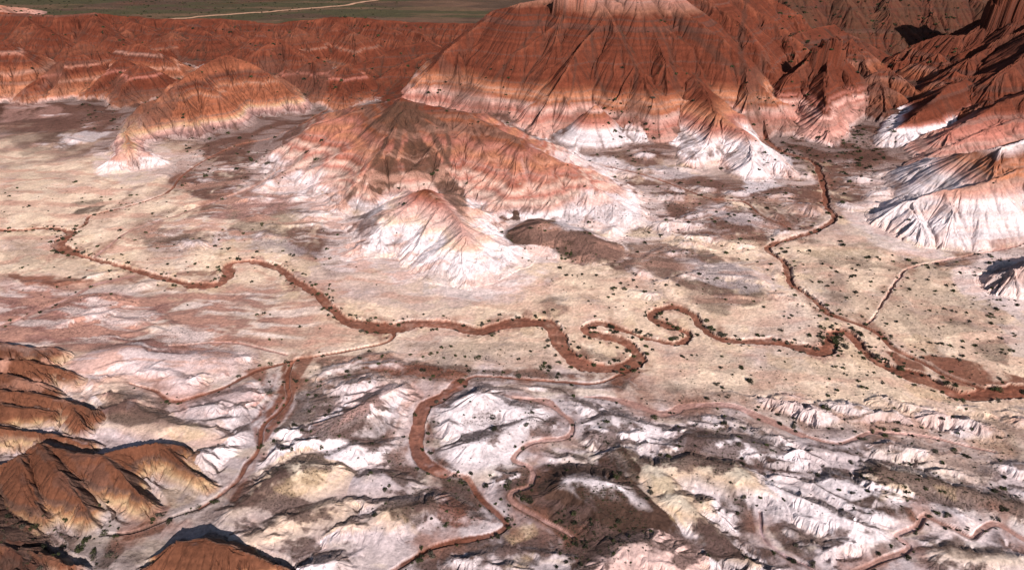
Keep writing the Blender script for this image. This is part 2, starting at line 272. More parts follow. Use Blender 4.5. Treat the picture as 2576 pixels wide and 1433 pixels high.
# ------------------------------------------------------------------ washes: (px, py) polylines on the valley floor, half width in picture px, depth m, colour
def poly2(pts):
    out = []
    for p in pts: out.append(at(p[0], p[1]))
    P = np.array(out)                    # smooth by Catmull-Rom
    if len(P) < 3: return P
    E = np.vstack([2*P[0]-P[1], P, 2*P[-1]-P[-2]]); res = []
    for i in range(1, len(E)-2):
        for t in np.linspace(0, 1, 5, endpoint=False):
            a, b, c, d = E[i-1], E[i], E[i+1], E[i+2]
            res.append(.5*((2*b)+(-a+c)*t+(2*a-5*b+4*c-d)*t*t+(-a+3*b-3*c+d)*t**3))
    res.append(P[-1]); return np.array(res)
WASH = [
 ('main', 9, 1.3, WSH, [(-60,570,7),(27,577,8),(100,572,7),(150,574,9),(178,584,14),(155,604,20),(148,620,18),(175,633,18),(205,642,10),(233,650,8),(300,664,10),(367,684,12),(433,702,14),(500,714,15),(545,712,18),(572,692,18),(572,664,14),(610,654,9),(693,667,11),(743,705,12),(800,742,12),(840,780,15),(870,803,20),(909,815,24),(975,824,30),(1059,811,20),(1142,816,20),(1209,830,20),(1269,814,20),(1342,808,24),(1385,815,24),(1402,844,24),(1412,871,22),(1445,905,24),(1492,922,22),(1565,922,24),(1606,900,24),(1598,874,20),(1550,852,18),(1492,842,20),(1472,828,14),(1509,814,13),(1592,836,11),(1676,857,12),(1715,857,12),(1735,840,10),(1715,825,12),(1670,814,14),(1640,796,12),(1656,776,11),(1700,770,12),(1745,790,13),(1770,822,12),(1810,848,12),(1867,854,14),(1950,855,15),(2017,871,14),(2067,880,22),(2094,868,20),(2092,846,16),(2105,828,12),(2130,832,14),(2155,850,14),(2184,884,14),(2215,910,16),(2267,932,22),(2350,960,30),(2417,988,26),(2500,985,26),(2650,985,30)]),
 ('branch', 9, 1.2, WSH, [(1888,300,3),(1905,330,5),(1960,375),(2040,405),(2062,430),(2075,478),(2080,518),(2100,548),(2050,581),(1950,611),(1934,628),(1977,664),(1990,711),(2034,741),(2070,771),(2084,788)]),
 ('branch', 9, .9, WSH, [(2084,788),(2134,805),(2200,831),(2250,871),(2317,904),(2384,941),(2480,975)]),
 ('thin', 2.5, 1.0, PWS, [(2640,600),(2576,615),(2484,631),(2367,654),(2284,674),(2264,694),(2237,734),(2200,794),(2184,811)]),
 ('left', 4, .7, WSH, [(859,257),(770,305),(690,345),(600,365),(520,400),(460,440),(417,484),(300,524),(227,541),(213,564),(187,577)]),
 ('left2', 3, .15, PWS, [(1130,270),(1040,300),(1200,330)][:0] or [(560,500),(450,540),(330,580),(260,630),(230,650)]),
 ('pink', 6, .2, PWS, [(333,692),(240,712),(190,740),(80,790),(0,822),(-60,840)]),
 ('w6', 5, .9, WSH, [(986,826),(988,845),(960,863),(880,880),(790,895),(735,905),(722,960),(728,990),(700,1030),(662,1065),(650,1120),(620,1160),(585,1215),(520,1262),(500,1275)]),
 ('w6b', 6, .3, WSH, [(735,905),(640,932),(560,975),(480,1003),(430,1008),(390,985,4),(330,968,1.5)]),
 ('w7', 20, .5, WSH, [(1159,962),(1109,998),(1064,1022),(1049,1072),(1046,1122),(1066,1155),(1119,1188)]),
 ('w7b', 8, .7, WSH, [(1119,1188),(1176,1198),(1202,1245),(1242,1282),(1276,1315),(1252,1338),(1192,1352),(1109,1368),(1032,1405),(985,1436),(940,1460)]),
 ('w7u', 4, .6, WSH, [(1159,962),(1200,945),(1300,950),(1420,960),(1500,962),(1560,940),(1600,925)]),
 ('w8', 6.5, .3, PWS, [(1290,1004,2),(1340,1006,7),(1375,1010,15),(1409,1035),(1439,1065),(1432,1098),(1342,1112),(1292,1152),(1336,1175),(1336,1222),(1289,1238),(1292,1265),(1359,1305),(1419,1338,5),(1440,1352,2)]),
 ('w9', 12, .2, PWS, [(1470,996,2),(1530,1000,9),(1590,1015),(1659,1040),(1700,1032),(1717,1022),(1780,1018),(1850,1024),(1917,1052),(2017,1095)]),
 ('w9b', 5, .4, PWS, [(2017,1095),(2100,1116),(2150,1105),(2200,1088),(2317,1095),(2417,1115,5),(2500,1135,2)]),
 ('w10', 7, .4, PWS, [(2640,1370),(2576,1355),(2510,1318),(2470,1330),(2440,1352),(2384,1325),(2327,1300),(2310,1325),(2257,1345),(2284,1378),(2217,1408),(2150,1435)]),
 ('w11', 3, .3, MAU, [(1910,1290),(1917,1348),(1967,1392),(2034,1422),(2060,1445)]),
 ('w13', 4, .6, WSH, [(1330,375),(1400,395),(1500,412),(1620,440),(1717,472),(1790,500),(1870,508),(1920,545),(1990,575)]),
 ('w14', 3, .8, DBR, [(500,1275),(430,1300),(340,1335),(250,1345)]),
 ('w15', 4, .5, PWS, [(560,500),(640,470),(700,430)]),
 ('w16', 3, .4, PWS, [(430,870),(560,860),(640,872),(720,890)]),
]
def polydist(P, bx, xs, yy):
    D = np.full(xs.shape, 1e9, f32)
    for a, b in zip(P[:-1], P[1:]):
        dx, dy = b-a; L2 = dx*dx+dy*dy+1e-9
        t = np.clip(((xs-a[0])*dx+(yy-a[1])*dy)/L2, 0, 1)
        np.minimum(D, np.hypot(xs-(a[0]+t*dx), yy-(a[1]+t*dy)), out=D)
    return D
def wdist(P, wa, wb, xs, yy):
    D = np.full(xs.shape, 1e9, f32); n = len(P)-1
    for i, (a, b) in enumerate(zip(P[:-1], P[1:])):
        dx, dy = b-a; L2 = dx*dx+dy*dy+1e-9
        t = np.clip(((xs-a[0])*dx+(yy-a[1])*dy)/L2, 0, 1)
        np.minimum(D, np.hypot(xs-(a[0]+t*dx), yy-(a[1]+t*dy))-(wa+(wb-wa)*(i+t)/n), out=D)
    return D
n_w = fbm(X, Y, 15, 4, 201, .6)
def chunks(P, n=4):
    i = 0
    while i < len(P)-1: yield P[i:i+n+1]; i += n

VD = np.full((R, NC), 99., f32)          # distance outside the nearest wash bank
WC = np.zeros((R, NC), np.int8)-1
WDEP = np.zeros((R, NC), f32)
for wi, (nm, hw, dep, col, pts) in enumerate(WASH):
    P = poly2(pts); wm = [(p[2] if len(p) > 2 else hw)*mpp(p[1])*.84 for p in pts]
    for k, ch in enumerate(chunks(P, 5)):
        hwm = max(wm[k], wm[min(k+1, len(wm)-1)])
        m = hwm+30
        bx = box(ch[:, 0].min()-m, ch[:, 0].max()+m, ch[:, 1].min()-m, ch[:, 1].max()+m)
        if bx is None: continue
        xs = X[bx]+Wn[bx]*f32(.5+.06*hwm); yy = Y[bx]+wx[bx]*f32(.12*hwm)
        d = wdist(ch, wm[k], wm[min(k+1, len(wm)-1)], xs, yy)
        d += f32(.30*hwm)*n_w[bx]
        g = d < VD[bx]
        VD[bx] = np.where(g, d, VD[bx]); WC[bx] = np.where(g, wi, WC[bx]); WDEP[bx] = np.where(g, dep, WDEP[bx])
del wv


Hh = np.zeros((R, NC), f32)              # hill height
HID = np.full((R, NC), -1, np.int16)
RIB = np.full((R, NC), .8, f32)
PIX = np.array([p for p in range(1)])
def ridge_seg(a, b, hi, rib, soft, warp, rnd_, power, back, calm=None):
    """raise a ridge between a and b, each (x, y, crest height, reach)"""
    m = max(a[3], b[3])+warp*1.6
    bx = box(min(a[0], b[0])-m, max(a[0], b[0])+m, min(a[1], b[1])-m, max(a[1], b[1])+m)
    if bx is None: return
    amp = f32(warp*min(1.0, max(a[2], b[2])/14))
    xs = X[bx]+wx[bx]*amp; yy = Y[bx]+wy[bx]*amp
    dx, dy = b[0]-a[0], b[1]-a[1]; L2 = dx*dx+dy*dy+1e-6
    t = np.clip(((xs-a[0])*dx+(yy-a[1])*dy)/L2, 0, 1)
    ry = a[1]+t*dy
    d = np.hypot(xs-(a[0]+t*dx), yy-ry)
    if back > 1: d = d*(1+(back-1)*smooth(-1, 3, yy-ry))
    d = np.sqrt(d*d+rnd_*rnd_)-rnd_
    zr = a[2]+t*(b[2]-a[2]); W = a[3]+t*(b[3]-a[3])
    v = zr*np.clip(1-d/W, 0, 1)**f32(power)
    if calm is not None: v = v*calm[bx]
    cur = Hh[bx]
    e = np.clip(1-np.abs(v-cur)/soft, 0, 1)
    new = np.maximum(v, cur)+e*e*soft*.25*(v > .05)
    g = (v > cur)
    if hi >= 0 or hi < -1:
        HID[bx] = np.where(g & (v > .5), max(hi, -1), HID[bx])
    RIB[bx] = np.where(g, rib, RIB[bx])
    Hh[bx] = new
def spurs(P, s, rg, level, emit_, gap=.5, fan=.45, reach=1.1, front=False):
    """side ridges leaving a ridge line P, and their own side ridges"""
    side = 1
    for a, b in zip(P[:-1], P[1:]):
        L = math.hypot(b[0]-a[0], b[1]-a[1])
        if L < 1e-3: continue
        tx, ty = (b[0]-a[0])/L, (b[1]-a[1])/L; fall = (a[2]-b[2])/L
        W = .5*(a[2]+b[2])/s
        n = max(1, int(round(L/max(1.5, gap*W))))
        for k in range(n):
            for side in (1, -1):
                t = (k+.5+.36*rg.uniform(-1, 1))/n
                x = a[0]+t*(b[0]-a[0]); y = a[1]+t*(b[1]-a[1]); z = (a[2]+t*(b[2]-a[2]))*.97
                w_ = z/s
                if z < .7: continue
                lean = .9*np.clip(fall/s, -.9, .9)+fan*rg.uniform(-1, 1)*.8
                dx, dy = -ty*side+tx*lean, tx*side+ty*lean; q = math.hypot(dx, dy); dx /= q; dy /= q
                if front and dy > .15: continue
                ln = w_*reach*rg.uniform(.85, 1.2); bend = rg.uniform(-.22, .22)
                mx, my = x+dx*ln*.5-dy*ln*bend*.5, y+dy*ln*.5+dx*ln*bend*.5
                ex, ey = x+dx*ln, y+dy*ln
                zm = z*rg.uniform(.56, .68)
                st = s*1.28
                Q = [(x, y, z, z/st), (mx, my, zm, zm/st+.3), (ex, ey, z*.05, z*.05/st+.3)]
                emit_(Q[0], Q[1]); emit_(Q[1], Q[2])
                if level > 1: spurs(Q, st*.9, rg, level-1, emit_, front=front, gap=1.1, fan=.3, reach=1.05)
AP = np.zeros((R, NC), f32)             # reach of the fans washed off the hills
for hi, h in enumerate(HILLS):
    zmax = 0; rg = random.Random(100+hi); LINES = []
    for ln in h['lines']:
        P = []
        for (px, py, pf) in ln:
            T = drop(py); s = h['slope']; df = at(CX, pf)[1]
            z = max(.6, s*(CAM_H/T - df)/(1+s/T))
            x, y = at(px, py, z); P.append((x, y, z, z/s*1.06+1)); zmax = max(zmax, z)
        LINES.append(P)
    soft = min(1.2, .06*max(1, zmax))
    em = lambda a, b: ridge_seg(a, b, hi, h['rib'], soft, h['warp'], h['rnd']*.6, 1.0, 1.0)
    for P in LINES:
        for a, b in zip(P[:-1], P[1:]): ridge_seg(a, b, hi, h['rib'], soft, h['warp'], h['rnd'], h['power'], h['back'])
        if h['spur']: spurs([p[:3] for p in P], h['slope'], rg, 2 if zmax > 9 else 1, em, gap=h['gap'], front=h['back'] > 1)
    h['zmax'] = h['zref'] or zmax
    if zmax > 10 and h['name'] == 'hill':
        for P in LINES:
            for a, b in zip(P[:-1], P[1:]):
                ra, rb_ = a[3]*1.12+11, b[3]*1.12+11; m = max(ra, rb_)
                bx = box(min(a[0], b[0])-m, max(a[0], b[0])+m, min(a[1], b[1])-m, max(a[1], b[1])+m)
                if bx is None: continue
                xs = X[bx]+wx[bx]*4; yy = Y[bx]+wy[bx]*4; dx, dy = b[0]-a[0], b[1]-a[1]
                t = np.clip(((xs-a[0])*dx+(yy-a[1])*dy)/(dx*dx+dy*dy+1e-6), 0, 1)
                AP[bx] = np.maximum(AP[bx], np.clip(1-np.hypot(xs-(a[0]+t*dx), yy-(a[1]+t*dy))/(ra+(rb_-ra)*t), 0, 1))
# small clay ridges of the badland apron and the pediments, wherever no wash runs
calm = smooth(0, 7, VD)
def wild(px, py, ang, length, z, s=.42):
    x, y = at(px, py); n = 4; P = []
    for k in range(n+1):
        P.append((x, y, z*(1-.55*abs(k/n*2-1)**2)*rg.uniform(.8, 1.1))); ang2 = ang+rg.uniform(-.45, .45)
        x += math.cos(ang2)*length/n; y += math.sin(ang2)*length/n
    em = lambda a, b: ridge_seg(a, b, -1, 1.0, .12*z, 2.0, .35, 1.0, 1.0, calm)
    for a, b in zip(P[:-1], P[1:]): em((a[0], a[1], a[2], a[2]/s+.5), (b[0], b[1], b[2], b[2]/s+.5))
    spurs(P, s, rg, 2, em, gap=.55)
rg = random.Random(77)
for k in range(270):
    py = 940+500*rg.random()**1.1; px = rg.uniform(-60, 2640)
    if px < 420 and py > 1080: continue
    if px > 1500 and py < 985+.03*(px-1500): continue
    if 700 < px < 1500 and py < 965: continue
    wild(px, py, math.radians(rg.uniform(-35, 5) if px > 1300 else rg.uniform(-15, 35)), rg.uniform(7, 22), rg.uniform(.9, 3.2), .52)
for (x0, y0, x1, y1), n, zz in [((1350,420,2040,620),34,3.2),((1560,600,1960,750),12,1.6),((430,400,820,620),26,2.6),((230,430,480,520),4,1.2),((0,710,430,850),16,1.6),((180,880,640,990),14,2.2),((2060,410,2300,520),10,2.6),((2300,630,2570,700),6,1.5),((700,900,960,1050),10,1.8),((60,280,560,400),14,2.0),((1480,350,1700,430),8,2.2),((1000,640,1330,700),0,1)]:
    for k in range(n):
        wild(rg.uniform(x0, x1), rg.uniform(y0, y1), math.radians(rg.uniform(-30, 40)), rg.uniform(10, 30), zz*rg.uniform(.4, 1.0), .36)
print('hills', [(h['name'], round(h['zmax'])) for h in HILLS])


# ------------------------------------------------------------------ ground relief
fg = 1-smooth(180, 228, Y+X*.22)                       # rolling badland apron nearest the viewer
und = fbm(X, Y, 60, 4, 3)*f32(.7)
lump = (1-np.abs(fbm(X*.8+.5*Y, Y-.25*X, 36, 3, 41, .36)))*f32(4.2)-f32(2.4)
lump = .35*np.maximum(lump, -.3)*fg*smooth(0, 15, VD)
bgr = smooth(330, 520, Y)*(1-smooth(820, 1000, Y))
rough = (1-np.abs(fbm(X, Y, 70, 4, 61)))*f32(4.)*bgr*smooth(0, 25, VD)*smooth(9, 2, Hh)
rough *= (1-smooth(-50, -200, X)*(1-smooth(450, 640, Y)))
Z = Hh*(1-.65*smooth(10, 0, VD)*smooth(250, 215, Y))+und+lump+rough
mid = (1-fg)*(1-bgr)
PED = np.zeros((R, NC), f32)
for pts in [[(1350,400),(1600,410),(1800,450),(2050,470),(2060,560),(1920,630),(1960,760),(1780,760),(1640,700),(1480,690),(1300,620),(1250,560),(1420,590),(1640,590),(1560,470)],
            [(420,400),(760,330),(700,430),(840,520),(960,560),(860,640),(740,650),(640,600),(430,640),(330,560),(500,500)],
            [(2020,400),(2300,420),(2240,500),(2120,520)],[(0,700),(420,740),(640,900),(560,960),(0,860)],[(2260,640),(2576,610),(2576,700),(2330,700)],
            [(1700,960),(1950,980),(2200,1040),(2576,1060),(2576,1160),(1700,1100)],[(740,900),(1150,930),(1700,950),(1700,1000),(740,990)]]:
    P = np.array([at(*p) for p in pts]+[at(*pts[0])]); bx = box(P[:, 0].min()-20, P[:, 0].max()+20, P[:, 1].min()-20, P[:, 1].max()+20)
    xs = X[bx]+8*wx[bx]; yy = Y[bx]+8*wy[bx]; d = polydist(P, bx, xs, yy); ins = np.zeros(xs.shape, bool)
    for a, b in zip(P[:-1], P[1:]):
        c1 = (a[1] > yy) != (b[1] > yy); ins ^= c1 & (xs < (b[0]-a[0])*(yy-a[1])/(b[1]-a[1]+1e-12)+a[0])
    PED[bx] = np.maximum(PED[bx], 1-smooth(-9, 9, np.where(ins, -d, d)))
ped = .35*np.maximum((1-np.abs(fbm(X+.3*Y, Y, 46, 3, 301, .38)))*3.0-1.7, -.2).astype(f32)*PED*smooth(1, 10, VD)
Z += ped
Z += mid*smooth(2, 14, VD)*np.maximum(fbm(X, Y, 28, 4, 71), -.2)*f32(.9)
RIB = np.where(HID < 0, f32(1.0)+.3*PED, RIB)

dyv = np.gradient(yv).astype(f32)[:, None]
dcx = (2/(NC-1))*(WA+WB*yv).astype(f32)[:, None]
xp = (cv[None, :]*WB).astype(f32)
def grad(F):
    gx = np.gradient(F, axis=1)/dcx
    gy = np.gradient(F, axis=0)/dyv - gx*xp
    return gx, gy
def blur(F, n=1):
    for _ in range(n):
        F = (F+np.roll(F, 1, 0)+np.roll(F, -1, 0)+np.roll(F, 1, 1)+np.roll(F, -1, 1))*f32(.2)
    return F
GUL = np.zeros((R, NC), f32)             # how deep in a gully
near = int(np.searchsorted(yv, 1300))
def erode(lam, a, cell=2.0, seed=0, bl=4, ymax=1300, ymin=0):
    global Z
    r1 = min(near, int(np.searchsorted(yv, ymax)))
    gx, gy = grad(Z); gx = blur(gx, bl)[:r1]; gy = blur(gy, bl)[:r1]
    s = np.hypot(gx, gy)+1e-5
    tx, ty = -gy/s, gx/s                  # across the slope
    S = f32(1/(lam*cell)); x = X[:r1]*S; y = Y[:r1]*S
    ix = np.floor(x).astype(np.int32); iy = np.floor(y).astype(np.int32)
    cs = np.zeros_like(x); sn = np.zeros_like(x)
    K = f32(2*np.pi*cell)
    for ox in (-1, 0, 1):
        for oy in (-1, 0, 1):
            hsh = _hash(ix+ox, iy+oy, seed+900)
            jx = (hsh & np.uint32(1023)).astype(f32)*f32(.6/1023)+f32(.2)
            jy = ((hsh >> np.uint32(10)) & np.uint32(1023)).astype(f32)*f32(.6/1023)+f32(.2)
            vx = x-(ix+ox)-jx; vy = y-(iy+oy)-jy
            wgt = np.exp(-(vx*vx+vy*vy)*f32(2.6))
            ph = (vx*tx+vy*ty)*K
            cs += wgt*np.cos(ph); sn += wgt*np.sin(ph)
    phi = np.arctan2(sn, cs)
    prof = np.sqrt(np.abs(np.cos(phi*.5))+1e-3)            # narrow gullies, rounded ribs between
    con = np.clip(np.hypot(cs, sn)*1.3, 0, 1)
    amp = lam*a*smooth(.05, .4, s)*np.minimum(s, .8)*RIB[:r1]*con
    d = (prof-.85)*amp*2
    Z[:r1] += d
    GUL[:r1] += (1-prof)*smooth(.1, .4, s)*con
erode(44, .045, seed=1, bl=14)
erode(18, .06, 2.6, seed=2, bl=12)
erode(8, .085, 3.2, seed=3, bl=8)
erode(3.6, .07, 3.5, seed=4, bl=5, ymax=900)
erode(1.5, .04, 3.5, seed=5, bl=3, ymax=330)
Z += fbm(X, Y, 3.5, 3, 81)*f32(.10)*(1-smooth(800, 1200, Y))
# rock towers and cliffs
def tower(px, py, rx, ry, hgt, seed, back=0):
    x0, y0 = hit(px, py); x0 = float(x0[0]); y0 = float(y0[0])+back
    bx = box(x0-rx*1.8, x0+rx*1.8, y0-ry*1.8, y0+ry*1.8)
    zb = float(lookup(Z, x0, y0))
    dx = (X[bx]-x0)/rx; dy = (Y[bx]-y0)/ry; ang = np.arctan2(dy, dx)
    r = np.hypot(dx, dy)*(1+.35*(noise1(ang*2.8+9, seed)-.5)+.10*Wn[bx])
    top = zb+hgt*(1+.3*(noise1(dx*3.1+20, seed)-.5)+.12*Wn[bx])
    r = r+.08*n_w[bx]; m = 1-smooth(.78, 1.0, r); m = m*.5+.5*np.floor(m*5+.5)/5
    Z[bx] = np.where(m > 0, np.maximum(Z[bx], Z[bx]*(1-m)+top*m), Z[bx])
tower(2086, 158, 15, 7, 7, 3, 5)
tower(2074, 158, 4, 5, 5, 4, 5); tower(2098, 156, 5, 6, 7, 5, 5)
tower(1425, 30, 11, 6, 7, 8, 4); tower(1470, 27, 9, 6, 9, 9, 4)
tower(2500, 62, 10, 9, 16, 12, 3); tower(2530, 50, 12, 10, 22, 13, 5); tower(2575, 40, 20, 14, 28, 14, 6)
# cut the washes
shelf = np.minimum(WDEP, 1e9)
VD += fbm(X, Y, 4.5, 3, 501, .6)*f32(.55)*(WDEP > .9)
VD += fbm(X, Y, 1.7, 2, 503)*f32(.3)*(WDEP > .9)*(Y < 400)
gentle = smooth(.1, .8, fbm(X, Y, 32, 2, 511))
bank = 1-smooth(-.1, 1.0, VD/np.maximum(.4, shelf*(.22+1.2*gentle)))
WDEP *= (.85+.35*np.clip(n_w, -1, 1))
und_w = fbm(X, Y, 12, 3, 95)*f32(.18)
floorz = np.minimum(Z, und*.3+.45*np.maximum(blur(Z, 12), 0)*(Y < 230))-WDEP+und_w
lowr = smooth(14, 3, Hh)                 # washes fade out where they meet a hill
Z = Z*(1-bank*lowr)+floorz*bank*lowr
wash_m = bank*lowr
Z[yv > 1250] *= 1
print('relief done')

# ------------------------------------------------------------------ colour of the ground
gx, gy = grad(Z); SL = blur(np.hypot(gx, gy), 2)
n1 = fbm(X, Y, 22, 5, 101); n2 = fbm(X, Y, 3.2, 3, 111); n3 = fbm(X+8*wx, Y*1.0+8*wy, 90, 4, 121)
A = np.empty((R, NC, 3), f32)
GRV = np.zeros((R, NC), f32)             # gravel and litter amount
def col(c): return np.array(c, f32)
def mix(m, c):
    m = m[..., None]; A[:] = A*(1-m)+col(c)*m
def mixb(bx, m, c):
    A[bx] = A[bx]*(1-m[..., None])+col(c)*m[..., None]
A[:] = col(CRM)
fl = fbm(X*1.1+6*wx, Y*.45+6*wy, 13, 4, 401)
mix(smooth(-.5, .7, n1)*.6, (.48,.31,.24)); mix(smooth(.0, .7, fl)*.5, (.74,.55,.44)); mix(smooth(.15, .8, -fl)*.35, (.40,.25,.20))
mix(smooth(.2, .9, n3)*.4, GRY)
# foreground apron: white and mauve clays, gravel on the gentler ground
fgw = 1-smooth(180, 222, Y+X*.32*(X > 0)-X*.12*(X < 0)+9*fl)
fls = fbm(X*.45+7*wx, Y*1.5+7*wy, 13, 4, 411, .58)
mix(fgw, (.48,.40,.41)); mix(fgw*smooth(-.2, .7, n1)*.6, (.42,.34,.35)); mix(fgw*smooth(.1, .6, fls)*.5, (.62,.50,.38)); mix(fgw*smooth(-20, -80, X-Y*.1)*smooth(165, 135, Y)*.5, (.30,.22,.17)); mix(fgw*smooth(.0, .7, fl)*.4, (.45,.30,.28)); mix(fgw*smooth(.25, .8, n3)*.35, LPK)
GRV = np.maximum(GRV, (1-fgw)*smooth(.1, .7, n1+.5*fl)*.42)
mix((1-fgw)*smooth(.25, .75, n1+.6*fl)*.45, (.34,.22,.15)); mix((1-fgw)*smooth(.3, .8, fbm(X+5*wx, Y+5*wy, 20, 5, 431, .6))*.6, (.76,.60,.48))
# back country: red brown gravel
bk = smooth(330, 430, Y+n3*35+n1*14-np.maximum(-X-120, 0)*.35)
mix(bk, (.19,.10,.08)); mix(bk*smooth(-.4, .4, n1)*.8, RBR); mix(bk*smooth(.25, .7, fl)*.4*smooth(470, 400, Y), LPK); mix(smooth(440, 540, Y+n3*40)*.9, RBR)
GRV = np.maximum(GRV, bk*.7)

# hills: bands laid down level, bare where steep, gravel where gentle
for hi, h in enumerate(HILLS):
    m = HID == hi
    if not m.any(): continue
    rows = np.where(m.any(1))[0]; cols = np.where(m.any(0))[0]
    bx = (slice(rows[0], rows[-1]+1), slice(cols[0], cols[-1]+1)); mm = m[bx]
    z = Z[bx]; f = z/h['zmax']+.018*n1[bx]+.006*n2[bx]+.05*n3[bx]
    ks = np.array([k for k, _ in h['strata']]); cs_ = np.array([c for _, c in h['strata']])
    c = np.stack([np.interp(f, ks, cs_[:, i]) for i in range(3)], -1).astype(f32)
    zz = z+.25*n1[bx]+.08*n2[bx]
    stp = lambda v, q: (noise1(np.floor(v)+.5, q)*.75+noise1(v, q)*.25)
    b = stp(zz*1.1, hi)*.45+stp(zz*2.7, hi+3)*.35+stp(zz*.4, hi+7)*.4
    c *= (.62+.64*b)[..., None]
    pale = smooth(.74, .86, noise1(zz*.8, hi+11))*.38
    c = c*(1-pale[..., None])+c.mean(-1, keepdims=True)*np.array([1.35,.98,.86], f32)*pale[..., None]
    bare = smooth(.14, .30, SL[bx]+.06*n1[bx])*smooth(.4, 2.0, Hh[bx]+.8*n1[bx])
    bare = np.maximum(bare, smooth(.3, .5, Hh[bx]/h['zmax']))
    if h['zmax'] < 16: bare = np.maximum(bare, .75*smooth(.3, 1.5, Hh[bx]))
    bare = bare*mm
    A[bx] = A[bx]*(1-bare[..., None])+c*bare[..., None]
    GRV[bx] *= (1-bare)
    if h['zmax'] > 10 and rows[0] > int(np.searchsorted(yv, 215)):
        cov = mm*smooth(.30, .04, f+.10*n1[bx])*smooth(-.15, .35, fl[bx]*.7+n_w[bx]*.5+GUL[bx]*.25-.1)*smooth(.75, .5, SL[bx])*.85
        A[bx] = A[bx]*(1-cov[..., None])+np.where(n1[bx] > 0, 1, 0)[..., None]*cov[..., None]*col((.105,.05,.037))+np.where(n1[bx] > 0, 0, 1)[..., None]*cov[..., None]*col((.15,.08,.065))
        GRV[bx] = np.maximum(GRV[bx], cov*.8)
del m
# gully beds carry brown gravel; gully colour also darkened for shading contrast
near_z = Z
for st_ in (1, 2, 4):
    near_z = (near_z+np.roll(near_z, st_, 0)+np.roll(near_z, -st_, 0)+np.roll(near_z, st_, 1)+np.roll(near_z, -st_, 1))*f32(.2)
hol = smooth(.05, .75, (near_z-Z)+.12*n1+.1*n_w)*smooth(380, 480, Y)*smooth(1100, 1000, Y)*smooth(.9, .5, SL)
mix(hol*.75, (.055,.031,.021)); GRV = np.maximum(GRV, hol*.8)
crs = smooth(.15, .9, (Z-near_z))*smooth(380, 480, Y)*smooth(-.4, .4, n1)*.4
A[:] = A*(1-crs[..., None])+(A*.6+np.array((.16,.055,.03), f32)*.9)*crs[..., None]
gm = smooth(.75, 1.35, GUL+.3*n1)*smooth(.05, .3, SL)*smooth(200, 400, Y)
mix(gm*.42, (.055,.026,.019))  # shade painted into the gully lines to deepen the relief

def dense(pts, close):
    q = list(pts)+([pts[0]] if close else []); out = []
    for a, b in zip(q[:-1], q[1:]):
        n = max(1, int(math.hypot(b[0]-a[0], b[1]-a[1])/22))
        out += [(a[0]+(b[0]-a[0])*i/n, a[1]+(b[1]-a[1])*i/n) for i in range(n)]
    if not close: out.append(q[-1])
    hx, hy = hit([p[0] for p in out], [p[1] for p in out]); return np.stack([hx, hy], 1)
def dens_poly(pts, soft_px=12, noise=1.0):
    py = np.array([p[1] for p in pts], float)
    P = dense(pts, True); P = np.vstack([P, P[:1]]); hx, hy = P[:, 0], P[:, 1]
    sm = max(.8, soft_px*mpp(py.mean()))
    m = sm*3
    bx = box(hx.min()-m, hx.max()+m, hy.min()-m, hy.max()+m)
    if bx is None: return None, None
    amp = f32(sm*1.1*noise)
    xs = X[bx]+(Wn[bx]*.6+wx[bx])*amp; yy = Y[bx]+(n2[bx]*.3+wy[bx])*amp
    d = polydist(P, bx, xs, yy)
    ins = np.zeros(xs.shape, bool)
    for a, b in zip(P[:-1], P[1:]):
        c1 = (a[1] > yy) != (b[1] > yy)
        with np.errstate(divide='ignore', invalid='ignore'):
            xi = (b[0]-a[0])*(yy-a[1])/(b[1]-a[1]+1e-12)+a[0]
        ins ^= c1 & (xs < xi)
    sd_ = np.where(ins, -d, d)
    return bx, 1-smooth(-sm, sm, sd_+n1[bx]*sm*.6+n2[bx]*sm*.35)
def patch(pts, c, k=.8, soft=10, gravel=0.0, flat=0):
    bx, m = dens_poly(pts, soft)
    if bx is None: return
    m = m*(.85+.35*np.clip(fl[bx], -1, 1))
    m = smooth(.15, .8, m+.42*n2[bx]*m*(1.6-m)+.34*fl[bx]+.2*n1[bx])*k*(1-.45*smooth(.28, .6, SL[bx]))
    if flat: m = m*(1-.8*smooth(.25, .5, SL[bx]))
    mixb(bx, m, c); GRV[bx] = np.maximum(GRV[bx], m*gravel)
def streak(pts, hw, c, k=.8, gravel=0.0):
    py = [p[1] for p in pts]; P = dense(pts, False); hx, hy = P[:, 0], P[:, 1]; wm = hw*mpp(np.mean(py)); m = wm*3
    bx = box(hx.min()-m, hx.max()+m, hy.min()-m, hy.max()+m)
    if bx is None: return
    d = polydist(P, bx, X[bx]+wx[bx]*wm*.8, Y[bx]+wy[bx]*wm*.8)
    mm = (1-smooth(.4*wm, 1.5*wm, d+n1[bx]*wm*.5))*k
    mixb(bx, mm, c); GRV[bx] = np.maximum(GRV[bx], mm*gravel)

